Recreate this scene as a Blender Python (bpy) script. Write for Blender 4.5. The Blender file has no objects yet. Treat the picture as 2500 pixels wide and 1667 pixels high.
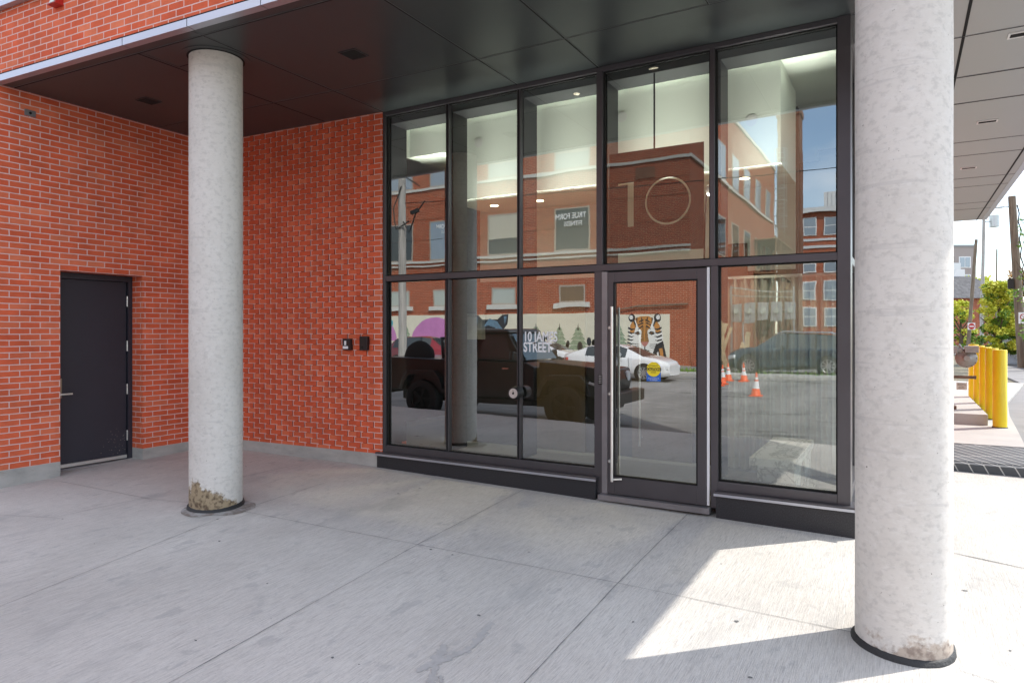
import bpy, bmesh, math, random
from mathutils import Vector, Matrix
R = math.radians
C = bpy.context.scene.collection
sc = bpy.context.scene
random.seed(7)

# ------------------------------------------------------------------ camera
cam_d = bpy.data.cameras.new('camera'); cam = bpy.data.objects.new('camera', cam_d); C.objects.link(cam)
cam.location = (0, 0, 1.55); cam.rotation_euler = (R(90), 0, R(30.01))
cam_d.sensor_width = 36; cam_d.lens = 23.778; cam_d.shift_y = -0.01008
cam_d.clip_start = 0.05; cam_d.clip_end = 2000
sc.camera = cam
# ------------------------------------------------------------------ sky and sun
EL, AZ = 46.2, 44.6            # sun elevation; direction towards the sun measured from +X to +Y
w = bpy.data.worlds.new('World'); sc.world = w; w.use_nodes = True
nt = w.node_tree; bg = nt.nodes['Background']
sky = nt.nodes.new('ShaderNodeTexSky'); sky.sky_type = 'NISHITA'; sky.sun_disc = False
sky.sun_elevation = R(EL); sky.sun_rotation = R(90 - AZ); sky.air_density = 1.0; sky.dust_density = 0.5; sky.ozone_density = 1.2
# thin bright haze / soft cloud mixed over the clear sky
tc = nt.nodes.new('ShaderNodeTexCoord'); mp = nt.nodes.new('ShaderNodeMapping'); mp.inputs['Scale'].default_value = (1.2, 1.2, 3.5)
no = nt.nodes.new('ShaderNodeTexNoise'); no.inputs['Scale'].default_value = 2.2; no.inputs['Detail'].default_value = 6
rp = nt.nodes.new('ShaderNodeValToRGB'); rp.color_ramp.elements[0].position = .40; rp.color_ramp.elements[1].position = .68
mx = nt.nodes.new('ShaderNodeMixRGB'); mx.inputs['Color2'].default_value = (10.6, 10.2, 9.7, 1)
nt.links.new(tc.outputs['Generated'], mp.inputs['Vector']); nt.links.new(mp.outputs[0], no.inputs['Vector'])
nt.links.new(no.outputs['Fac'], rp.inputs['Fac'])
mth = nt.nodes.new('ShaderNodeMath'); mth.operation = 'MULTIPLY'; mth.inputs[1].default_value = .66
nt.links.new(rp.outputs['Color'], mth.inputs[0]); nt.links.new(mth.outputs[0], mx.inputs['Fac'])
nt.links.new(sky.outputs[0], mx.inputs['Color1']); nt.links.new(mx.outputs[0], bg.inputs['Color'])
bg.inputs['Strength'].default_value = 0.15
sun_d = bpy.data.lights.new('sun', 'SUN'); sun_d.energy = 2.7; sun_d.angle = R(.5); sun_d.color = (1, .95, .87)
sun = bpy.data.objects.new('sun', sun_d); C.objects.link(sun)
sv = Vector((math.cos(R(EL)) * math.cos(R(AZ)), math.cos(R(EL)) * math.sin(R(AZ)), math.sin(R(EL))))
sun.rotation_euler = sv.to_track_quat('Z', 'Y').to_euler(); sun.location = (20, 20, 30)
sc.view_settings.view_transform = 'Standard'; sc.view_settings.look = 'None'; sc.view_settings.gamma = 1
sc.view_settings.exposure = 1.11
sc.render.engine = 'CYCLES'
sc.cycles.max_bounces = 10; sc.cycles.diffuse_bounces = 5; sc.cycles.glossy_bounces = 5; sc.cycles.transparent_max_bounces = 16
sc.cycles.caustics_reflective = False; sc.cycles.caustics_refractive = False

# ------------------------------------------------------------------ materials
MATS = {}
def nodes_of(name):
    m = bpy.data.materials.new(name); m.use_nodes = True
    nt = m.node_tree; b = nt.nodes['Principled BSDF']
    return m, nt, b
def L(nt, a, b): nt.links.new(a, b)
def plain(name, col, rough=.5, metal=0., var=0., scale=6., bump=0., spec=.5, coat=0., stretch=None, bscale=None):
    m, nt, b = nodes_of(name)
    b.inputs['Base Color'].default_value = (*col, 1); b.inputs['Roughness'].default_value = rough
    b.inputs['Metallic'].default_value = metal; b.inputs['Specular IOR Level'].default_value = spec
    b.inputs['Coat Weight'].default_value = coat; b.inputs['Coat Roughness'].default_value = .04
    if var or bump:
        t = nt.nodes.new('ShaderNodeTexCoord'); mp = nt.nodes.new('ShaderNodeMapping'); L(nt, t.outputs['Object'], mp.inputs['Vector'])
        if stretch: mp.inputs['Scale'].default_value = stretch
        n = nt.nodes.new('ShaderNodeTexNoise'); n.inputs['Scale'].default_value = scale; n.inputs['Detail'].default_value = 5; n.inputs['Roughness'].default_value = .6
        L(nt, mp.outputs[0], n.inputs['Vector'])
        if var:
            r = nt.nodes.new('ShaderNodeValToRGB'); L(nt, n.outputs['Fac'], r.inputs['Fac'])
            r.color_ramp.elements[0].position = .3; r.color_ramp.elements[1].position = .7
            r.color_ramp.elements[0].color = (*[c * (1 - var) for c in col], 1); r.color_ramp.elements[1].color = (*[min(1, c * (1 + var)) for c in col], 1)
            L(nt, r.outputs[0], b.inputs['Base Color'])
            mr = nt.nodes.new('ShaderNodeMapRange'); mr.inputs['To Min'].default_value = max(.02, rough - .08); mr.inputs['To Max'].default_value = min(1, rough + .08)
            L(nt, n.outputs['Fac'], mr.inputs['Value']); L(nt, mr.outputs[0], b.inputs['Roughness'])
        if bump:
            n2 = nt.nodes.new('ShaderNodeTexNoise'); n2.inputs['Scale'].default_value = bscale or scale * 6; n2.inputs['Detail'].default_value = 4
            L(nt, mp.outputs[0], n2.inputs['Vector'])
            bp = nt.nodes.new('ShaderNodeBump'); bp.inputs['Strength'].default_value = bump; bp.inputs['Distance'].default_value = .01
            L(nt, n2.outputs['Fac'], bp.inputs['Height']); L(nt, bp.outputs[0], b.inputs['Normal'])
    MATS[name] = m; return m
def brick(name, cols, mortar, bw=.186, rh=.0612, ms=.0048, bump=.5, u0=0., v0=0., rough=.85, offset=.5, dirt=.12):
    m, nt, b = nodes_of(name)
    uv = nt.nodes.new('ShaderNodeUVMap'); mp = nt.nodes.new('ShaderNodeMapping'); mp.inputs['Location'].default_value = (u0, v0, 0)
    L(nt, uv.outputs[0], mp.inputs['Vector'])
    wob = nt.nodes.new('ShaderNodeTexNoise'); wob.inputs['Scale'].default_value = 14; L(nt, uv.outputs[0], wob.inputs['Vector'])
    wv = nt.nodes.new('ShaderNodeVectorMath'); wv.operation = 'SCALE'; wv.inputs['Scale'].default_value = .005; L(nt, wob.outputs['Color'], wv.inputs[0])
    wa = nt.nodes.new('ShaderNodeVectorMath'); wa.operation = 'ADD'; L(nt, mp.outputs[0], wa.inputs[0]); L(nt, wv.outputs[0], wa.inputs[1])
    t = nt.nodes.new('ShaderNodeTexBrick'); L(nt, wa.outputs[0], t.inputs['Vector'])
    t.inputs['Scale'].default_value = 1; t.inputs['Brick Width'].default_value = bw; t.inputs['Row Height'].default_value = rh
    t.inputs['Mortar Size'].default_value = ms; t.inputs['Mortar Smooth'].default_value = .12; t.offset = offset
    t.inputs['Color1'].default_value = (0, 0, 0, 1); t.inputs['Color2'].default_value = (1, 1, 1, 1); t.inputs['Mortar'].default_value = (.5, .5, .5, 1); t.inputs['Bias'].default_value = 0
    r = nt.nodes.new('ShaderNodeValToRGB'); L(nt, t.outputs['Color'], r.inputs['Fac'])
    el = r.color_ramp.elements; el[0].position = 0; el[0].color = (*cols[0], 1); el[1].position = 1; el[1].color = (*cols[-1], 1)
    for i, c in enumerate(cols[1:-1]): e = el.new((i + 1) / (len(cols) - 1)); e.color = (*c, 1)
    n = nt.nodes.new('ShaderNodeTexNoise'); n.inputs['Scale'].default_value = 3.0; n.inputs['Detail'].default_value = 8; n.inputs['Roughness'].default_value = .65
    L(nt, uv.outputs[0], n.inputs['Vector'])
    mr = nt.nodes.new('ShaderNodeMapRange'); mr.inputs['From Min'].default_value = .3; mr.inputs['From Max'].default_value = .7
    mr.inputs['To Min'].default_value = 1 - dirt; mr.inputs['To Max'].default_value = 1 + dirt; L(nt, n.outputs['Fac'], mr.inputs['Value'])
    hs = nt.nodes.new('ShaderNodeVectorMath'); hs.operation = 'SCALE'; L(nt, r.outputs[0], hs.inputs[0]); L(nt, mr.outputs[0], hs.inputs['Scale'])
    mo = nt.nodes.new('ShaderNodeMixRGB'); mo.inputs['Color2'].default_value = (*mortar, 1)
    L(nt, hs.outputs[0], mo.inputs['Color1']); L(nt, t.outputs['Fac'], mo.inputs['Fac']); L(nt, mo.outputs[0], b.inputs['Base Color'])
    b.inputs['Roughness'].default_value = rough; b.inputs['Specular IOR Level'].default_value = .25
    inv = nt.nodes.new('ShaderNodeMath'); inv.operation = 'SUBTRACT'; inv.inputs[0].default_value = 1; L(nt, t.outputs['Fac'], inv.inputs[1])
    n3 = nt.nodes.new('ShaderNodeTexNoise'); n3.inputs['Scale'].default_value = 90; n3.inputs['Detail'].default_value = 4; L(nt, uv.outputs[0], n3.inputs['Vector'])
    ad = nt.nodes.new('ShaderNodeMath'); ad.operation = 'MULTIPLY_ADD'; ad.inputs[1].default_value = .35; L(nt, n3.outputs['Fac'], ad.inputs[0]); L(nt, inv.outputs[0], ad.inputs[2])
    bp = nt.nodes.new('ShaderNodeBump'); bp.inputs['Strength'].default_value = bump; bp.inputs['Distance'].default_value = .008
    L(nt, ad.outputs[0], bp.inputs['Height']); L(nt, bp.outputs[0], b.inputs['Normal'])
    MATS[name] = m; return m
def glass_mat(name, refl=.32, tint=(.90, .97, .88), wave=.006, seed=0.):
    m = bpy.data.materials.new(name); m.use_nodes = True; nt = m.node_tree; nt.nodes.clear()
    o = nt.nodes.new('ShaderNodeOutputMaterial'); mx = nt.nodes.new('ShaderNodeMixShader')
    tr = nt.nodes.new('ShaderNodeBsdfTransparent'); tr.inputs['Color'].default_value = (*tint, 1)
    gl = nt.nodes.new('ShaderNodeBsdfGlossy'); gl.inputs['Roughness'].default_value = 0; gl.inputs['Color'].default_value = (.95, .98, .97, 1)
    fr = nt.nodes.new('ShaderNodeFresnel'); fr.inputs['IOR'].default_value = 1.5
    mr = nt.nodes.new('ShaderNodeMapRange'); mr.inputs['To Min'].default_value = refl - .04; mr.inputs['To Max'].default_value = 1
    L(nt, fr.outputs[0], mr.inputs['Value']); L(nt, mr.outputs[0], mx.inputs['Fac'])
    if wave:
        t = nt.nodes.new('ShaderNodeTexCoord'); mp = nt.nodes.new('ShaderNodeMapping'); mp.inputs['Scale'].default_value = (1.1, 1, 2.2); mp.inputs['Location'].default_value = (seed, seed, 0)
        n = nt.nodes.new('ShaderNodeTexNoise'); n.inputs['Scale'].default_value = 1.6; n.inputs['Detail'].default_value = 1.5
        bp = nt.nodes.new('ShaderNodeBump'); bp.inputs['Strength'].default_value = 1; bp.inputs['Distance'].default_value = wave
        L(nt, t.outputs['Object'], mp.inputs['Vector']); L(nt, mp.outputs[0], n.inputs['Vector']); L(nt, n.outputs['Fac'], bp.inputs['Height'])
        L(nt, bp.outputs[0], gl.inputs['Normal'])
    L(nt, tr.outputs[0], mx.inputs[1]); L(nt, gl.outputs[0], mx.inputs[2]); L(nt, mx.outputs[0], o.inputs['Surface'])
    MATS[name] = m; return m
def emis(name, col, s):
    m, nt, b = nodes_of(name); b.inputs['Base Color'].default_value = (*col, 1)
    b.inputs['Emission Color'].default_value = (*col, 1); b.inputs['Emission Strength'].default_value = s; MATS[name] = m; return m
def ramp_mat(name, stops, scale, detail=6, stretch=(1, 1, 1), rough=.85, bump=.2, bscale=60, bstretch=(1, 1, 1), spec=.3, extra=None):
    """layered noise colour: stops = [(pos, col)...]; extra = (scale, stretch, pos0, pos1, colour) dark or light marks laid over"""
    m, nt, b = nodes_of(name)
    t = nt.nodes.new('ShaderNodeTexCoord')
    def noise(sc_, st, det=6, ro=.62):
        mp = nt.nodes.new('ShaderNodeMapping'); mp.inputs['Scale'].default_value = st; L(nt, t.outputs['Object'], mp.inputs['Vector'])
        n = nt.nodes.new('ShaderNodeTexNoise'); n.inputs['Scale'].default_value = sc_; n.inputs['Detail'].default_value = det; n.inputs['Roughness'].default_value = ro
        L(nt, mp.outputs[0], n.inputs['Vector']); return n.outputs['Fac']
    r = nt.nodes.new('ShaderNodeValToRGB'); L(nt, noise(scale, stretch, detail), r.inputs['Fac'])
    el = r.color_ramp.elements; el[0].position, el[0].color = stops[0][0], (*stops[0][1], 1); el[1].position, el[1].color = stops[-1][0], (*stops[-1][1], 1)
    for p, c in stops[1:-1]: e = el.new(p); e.color = (*c, 1)
    out = r.outputs[0]
    for (s2, st2, p0, p1, col, amt) in (extra or []):
        r2 = nt.nodes.new('ShaderNodeValToRGB'); L(nt, noise(s2, st2, 5), r2.inputs['Fac']); r2.color_ramp.elements[0].position = p0; r2.color_ramp.elements[1].position = p1
        k = nt.nodes.new('ShaderNodeMath'); k.operation = 'MULTIPLY'; k.inputs[1].default_value = amt; L(nt, r2.outputs[0], k.inputs[0])
        mx = nt.nodes.new('ShaderNodeMixRGB'); mx.inputs['Color2'].default_value = (*col, 1); L(nt, k.outputs[0], mx.inputs['Fac']); L(nt, out, mx.inputs['Color1']); out = mx.outputs[0]
    L(nt, out, b.inputs['Base Color']); b.inputs['Roughness'].default_value = rough; b.inputs['Specular IOR Level'].default_value = spec
    if bump:
        bp = nt.nodes.new('ShaderNodeBump'); bp.inputs['Strength'].default_value = bump; bp.inputs['Distance'].default_value = .006
        L(nt, noise(bscale, bstretch, 4), bp.inputs['Height']); L(nt, bp.outputs[0], b.inputs['Normal'])
    MATS[name] = m; return m

RED = [(.64, .112, .048), (.69, .134, .058), (.65, .122, .052), (.70, .165, .078), (.66, .126, .054), (.68, .142, .062), (.73, .20, .10)]
brick('brick_new', RED, (.74, .54, .50), u0=.02, v0=.008, dirt=.2)
brick('brick_header', [(.62, .105, .048), (.67, .122, .056), (.64, .112, .052)], (.64, .112, .052), bw=.0931, rh=.0612, ms=.0)
brick('brick_old', [(.30, .056, .020), (.38, .075, .027), (.33, .063, .023), (.42, .10, .042)], (.52, .36, .26), bw=.30, rh=.10, ms=.010, bump=.4, dirt=.28)
brick('brick_brown', [(.20, .085, .05), (.25, .11, .065), (.22, .095, .055)], (.34, .27, .21), bw=.24, rh=.075, ms=.006, dirt=.2)
brick('paver_dark', [(.07, .075, .08), (.10, .105, .11), (.085, .09, .095)], (.50, .49, .46), bw=.75, rh=.125, ms=.006, offset=.0, rough=.7)
MATS['paver_dark'].node_tree.nodes['Mapping'].inputs['Rotation'].default_value = (0, 0, R(62))
ramp_mat('concrete_plaza', [(.32, (.50, .472, .432)), (.5, (.575, .545, .500)), (.68, (.64, .61, .562))], .9, 12, (1, .8, 1), rough=.88, bump=.6, bscale=9, bstretch=(34, 1.0, 1),
         extra=[(7, (30, .8, 1), .46, .74, (.66, .65, .63), .60), (9, (34, 1.1, 1), .48, .70, (.30, .285, .27), .80), (2.1, (1, .45, 1), .57, .68, (.34, .335, .325), .42), (5.5, (1.2, .7, 1), .60, .66, (.36, .355, .345), .45), (42, (1, .8, 1), .70, .74, (.15, .145, .14), .8), (120, (1, .6, 1), .5, .8, (.33, .32, .31), .5)])
def column_mat(name, d_ang, tilt, height, stain, amt, speck):
    m = ramp_mat(name, [(.32, (.58, .55, .505)), (.5, (.64, .61, .565)), (.68, (.69, .66, .615))], 1.6, 10, (1, 1, .8), rough=.78, bump=.5, bscale=16, bstretch=(1, 1, 1.5),
             extra=[(24, (1, 1, 1.4), .50, .64, (.46, .44, .41), .5), (20, (1, 1, 2), .52, .66, (.72, .70, .67), .35), (2.2, (.4, .4, 7), .60, .64, (.46, .44, .42), .35), (40, (1, 1, 1), .69, .715, (.12, .10, .08), .85)])
    nt = m.node_tree; b = nt.nodes['Principled BSDF']; src = b.inputs['Base Color'].links[0].from_socket
    t = nt.nodes.new('ShaderNodeTexCoord'); dv = nt.nodes.new('ShaderNodeVectorMath'); dv.operation = 'DOT_PRODUCT'
    dv.inputs[1].default_value = (tilt * math.cos(d_ang) / .2225, tilt * math.sin(d_ang) / .2225, -1.0 / height); L(nt, t.outputs['Object'], dv.inputs[0])
    n = nt.nodes.new('ShaderNodeTexNoise'); n.inputs['Scale'].default_value = 7; n.inputs['Detail'].default_value = 9; n.inputs['Roughness'].default_value = .68; L(nt, t.outputs['Object'], n.inputs['Vector'])
    a = nt.nodes.new('ShaderNodeMath'); a.operation = 'MULTIPLY_ADD'; a.inputs[1].default_value = 2.6; L(nt, n.outputs['Fac'], a.inputs[0]); L(nt, dv.outputs['Value'], a.inputs[2])
    r = nt.nodes.new('ShaderNodeMapRange'); r.inputs['From Min'].default_value = 1.28; r.inputs['From Max'].default_value = 1.48; r.inputs['To Max'].default_value = amt; L(nt, a.outputs[0], r.inputs['Value'])
    n2 = nt.nodes.new('ShaderNodeTexNoise'); n2.inputs['Scale'].default_value = 30; n2.inputs['Detail'].default_value = 8; L(nt, t.outputs['Object'], n2.inputs['Vector'])
    rr = nt.nodes.new('ShaderNodeValToRGB'); L(nt, n2.outputs['Fac'], rr.inputs['Fac']); rr.color_ramp.elements[0].position = .36; rr.color_ramp.elements[0].color = (*speck, 1); rr.color_ramp.elements[1].position = .56; rr.color_ramp.elements[1].color = (*stain, 1)
    mx = nt.nodes.new('ShaderNodeMixRGB'); L(nt, r.outputs[0], mx.inputs['Fac']); L(nt, src, mx.inputs['Color1']); L(nt, rr.outputs[0], mx.inputs['Color2']); L(nt, mx.outputs[0], b.inputs['Base Color'])
column_mat('concrete_column_worn', math.atan2(-3.91, 5.31) - .70, 1.0, .25, (.33, .25, .15), .95, (.10, .06, .03))
column_mat('concrete_column_near', math.atan2(-4.07, 0) + .2, .42, .24, (.42, .34, .27), .75, (.15, .09, .06))
ramp_mat('concrete_base', [(.3, (.34, .335, .315)), (.55, (.46, .45, .42)), (.75, (.52, .51, .48))], 2.6, 7, (1, 1, 2), bump=.3, extra=[(5, (1, 1, 2), .58, .72, (.27, .24, .20), .6)])
ramp_mat('rust_stain', [(.3, (.13, .08, .04)), (.5, (.33, .24, .14)), (.7, (.45, .36, .24))], 26, 6, bump=.7, bscale=60)
ramp_mat('damp_mark', [(.35, (.37, .36, .345)), (.65, (.45, .437, .42))], 14, 6)
ramp_mat('brown_ground_stain', [(.42, (.22, .185, .16)), (.60, (.40, .39, .375))], 11, 8)
ramp_mat('asphalt', [(.3, (.15, .148, .145)), (.5, (.23, .226, .22)), (.7, (.31, .30, .29))], .55, 9, (1, .4, 1), rough=.9, bump=.5, bscale=90,
         extra=[(1.1, (.5, 1.6, 1), .60, .64, (.07, .07, .07), .7), (2.3, (.3, 2.2, 1), .60, .66, (.42, .41, .39), .6)])
ramp_mat('asphalt_alley', [(.3, (.20, .195, .19)), (.7, (.27, .265, .26))], .8, 8, rough=.9, bump=.3)
ramp_mat('sidewalk_old', [(.3, (.36, .35, .33)), (.7, (.48, .47, .44))], .9, 8, bump=.3)
ramp_mat('soil', [(.3, (.10, .09, .06)), (.7, (.20, .18, .12))], 3, 8)
ramp_mat('marble', [(.34, (.88, .87, .80)), (.46, (.80, .79, .71)), (.50, (.42, .42, .35)), (.54, (.82, .81, .74)), (.7, (.90, .89, .83))], 2.0, 8, (3.0, 1.0, 2.5), rough=.2, bump=0, spec=.5)
ramp_mat('pole_wood', [(.35, (.30, .29, .27)), (.6, (.48, .46, .43))], 3, 7, (6, 6, .4), bump=.4)
ramp_mat('pole_brown', [(.35, (.13, .10, .075)), (.6, (.24, .20, .15))], 3, 7, (6, 6, .4), bump=.4)
ramp_mat('leaf_green', [(.35, (.09, .21, .025)), (.65, (.22, .37, .05))], 1.2, 4, rough=.6, bump=0)
ramp_mat('leaf_yellow', [(.35, (.42, .50, .04)), (.65, (.70, .68, .09))], 1.2, 4, rough=.6, bump=0)
ramp_mat('leaf_orange', [(.35, (.30, .15, .04)), (.65, (.45, .24, .05))], 1.2, 4, rough=.6, bump=0)
ramp_mat('shingle', [(.35, (.07, .07, .075)), (.65, (.13, .13, .135))], 3, 7)
ramp_mat('granite_black', [(.45, (.022, .022, .025)), (.7, (.05, .05, .055))], 120, 3, rough=.45, bump=0, spec=.4)
plain('frame_metal', (.095, .090, .098), .38, .55, var=.08, scale=2)
plain('frame_dark', (.030, .030, .034), .45, .3)
plain('plate_metal', (.26, .25, .26), .42, .6, var=.12, scale=5)
plain('silver', (.52, .54, .60), .35, .75, var=.05, scale=2)
plain('bright_steel', (.86, .85, .82), .34, .9)
plain('white_seal', (.75, .76, .78), .5)
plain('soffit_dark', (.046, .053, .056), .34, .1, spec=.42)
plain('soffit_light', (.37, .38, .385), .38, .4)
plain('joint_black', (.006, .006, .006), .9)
plain('joint_highlight', (.30, .30, .31), .4, .6)
plain('ground_joint', (.14, .14, .14), .95)
plain('door_paint', (.030, .030, .042), .42, 0, var=.10, scale=1.2, bump=.08, bscale=40)
plain('brass_plate', (.30, .25, .19), .38, .9)
plain('rubber', (.016, .016, .017), .75)
plain('rubber_seal', (.020, .020, .021), .6, bump=.5, scale=12)
plain('black_plastic', (.012, .012, .013), .35)
plain('white_paint', (.80, .80, .79), .5)
plain('interior_white', (.82, .86, .80), .75, var=.015, scale=1)
plain('interior_wall', (.10, .10, .10), .7)
plain('interior_dark', (.025, .025, .026), .6)
plain('interior_floor', (.28, .285, .28), .30, 0, var=.06, scale=2)
plain('mat_grille', (.10, .097, .09), .6)
plain('mat_bar', (.42, .40, .38), .4, .6)
plain('tan_door', (.10, .07, .036), .55, var=.12, scale=2, stretch=(6, 6, .5))
plain('curtain_cloth', (.86, .89, .85), .9)
plain('sign_black', (.012, .010, .010), .5)
plain('fire_box', (.46, .47, .42), .4, .2)
plain('red_paint', (.45, .02, .015), .4)
plain('yellow_sticker', (.85, .68, .02), .5); plain('blue_sticker', (.02, .14, .55), .5); plain('sticker_black', (.02, .02, .02), .5); plain('sticker_white', (.85, .87, .88), .5)
plain('bollard_yellow', (.80, .60, .010), .38, 0, var=.06, scale=3, spec=.5)
plain('gas_grey', (.30, .29, .28), .45, .3, var=.15, scale=8)
plain('gas_brown', (.16, .10, .07), .6, .3, var=.3, scale=12)
plain('stone_sill', (.62, .61, .56), .8, var=.08, scale=4)
plain('window_grey', (.16, .17, .17), .4)
plain('frame_beige', (.42, .36, .30), .6)
plain('pane_pale', (.42, .46, .42), .12, 0, spec=.8); plain('pane_dark', (.03, .034, .036), .05, 0, spec=1.); plain('pane_blue', (.30, .36, .42), .08, 0, spec=.9)
plain('pane_amber', (.16, .09, .04), .15, 0, spec=.8)
plain('blind', (.52, .50, .42), .8, var=.05, scale=3, stretch=(1, 1, 40))
plain('mural_cream', (.74, .70, .56), .8, var=.05, scale=2)
plain('mural_pink', (.56, .22, .48), .8, var=.1, scale=2); plain('mural_paint_black', (.025, .028, .035), .8); plain('mural_blue', (.13, .22, .30), .8, var=.3, scale=6)
plain('mural_orange', (.55, .24, .06), .8, var=.2, scale=5); plain('mural_white', (.80, .79, .74), .8); plain('mural_green', (.28, .36, .24), .8, var=.3, scale=6)
plain('mural_brown', (.30, .15, .05), .8, var=.2, scale=4); plain('mural_teal', (.05, .38, .45), .8); plain('mural_nose', (.50, .20, .17), .8)
plain('car_white', (.78, .79, .80), .25, 0, coat=1.); plain('car_black', (.008, .0075, .008), .3, 0, coat=.35); plain('car_red', (.30, .008, .018), .25, .2, coat=1.)
plain('car_blue', (.018, .045, .075), .22, .4, coat=1.); plain('car_silver', (.5, .51, .52), .3, .6, coat=1.)
plain('car_glass', (.035, .045, .05), .04, 0, spec=1.); plain('windshield_glass', (.16, .24, .27), .05, 0, spec=1.)
plain('rim_metal', (.60, .60, .60), .28, .9); plain('rim_dark', (.03, .03, .03), .35, .7); plain('chrome', (.7, .7, .7), .12, 1.)
plain('lamp_red', (.45, .012, .01), .15, 0, coat=1.); plain('lamp_clear', (.7, .72, .74), .1, 0, coat=1.)
plain('cone_orange', (.85, .13, .03), .55); plain('cone_white', (.80, .80, .80), .5)
plain('white_siding', (.72, .73, .73), .5, .1); plain('apartment_stucco', (.36, .31, .29), .8); plain('roof_grey', (.3, .3, .3), .8)
plain('brown_steel', (.26, .15, .08), .6, .2, var=.2, scale=4); plain('ladder_grey', (.42, .42, .40), .5, .5)
plain('cable', (.02, .02, .02), .6); plain('galvanised', (.48, .50, .50), .4, .7, var=.1, scale=5)
plain('board_wood', (.52, .38, .22), .75, var=.2, scale=3); plain('tarp_blue', (.04, .12, .35), .5); plain('bag_pale', (.60, .56, .50), .7, var=.15, scale=4)
plain('fence_dark', (.07, .07, .075), .6, var=.25, scale=3); plain('bark', (.12, .09, .06), .9)
emis('lamp_warm', (1., .82, .55), 9.); emis('fill_bar_glow', (1., .75, .45), 4.)
for i, s in enumerate((0, 3.1, 7.7, 12.4, 18.9)): glass_mat('glass_%d' % i, .34 if i != 3 else .15, wave=.0003 if i < 4 else .0005, seed=s)
glass_mat('glass_upper', .27, wave=.0003, seed=5.5); glass_mat('glass_upper_right', .30, wave=.0004, seed=44.); glass_mat('glass_door', .38, wave=.0002, seed=31.); glass_mat('glass_clear', .10, (.93, .96, .94), 0)
M = MATS
# soft translucent curtain
m = M['curtain_cloth']; b = m.node_tree.nodes['Principled BSDF']; b.inputs['Transmission Weight'].default_value = 0
_t = m.node_tree.nodes.new('ShaderNodeBsdfTransparent'); _l = m.node_tree.nodes.new('ShaderNodeBsdfTranslucent'); _l.inputs['Color'].default_value = (.75, .8, .76, 1)
_a = m.node_tree.nodes.new('ShaderNodeMixShader'); _a.inputs['Fac'].default_value = .5; _b = m.node_tree.nodes.new('ShaderNodeMixShader'); _b.inputs['Fac'].default_value = .14
L(m.node_tree, b.outputs[0], _a.inputs[1]); L(m.node_tree, _l.outputs[0], _a.inputs[2]); L(m.node_tree, _a.outputs[0], _b.inputs[1]); L(m.node_tree, _t.outputs[0], _b.inputs[2])
L(m.node_tree, _b.outputs[0], m.node_tree.nodes['Material Output'].inputs['Surface'])

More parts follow.
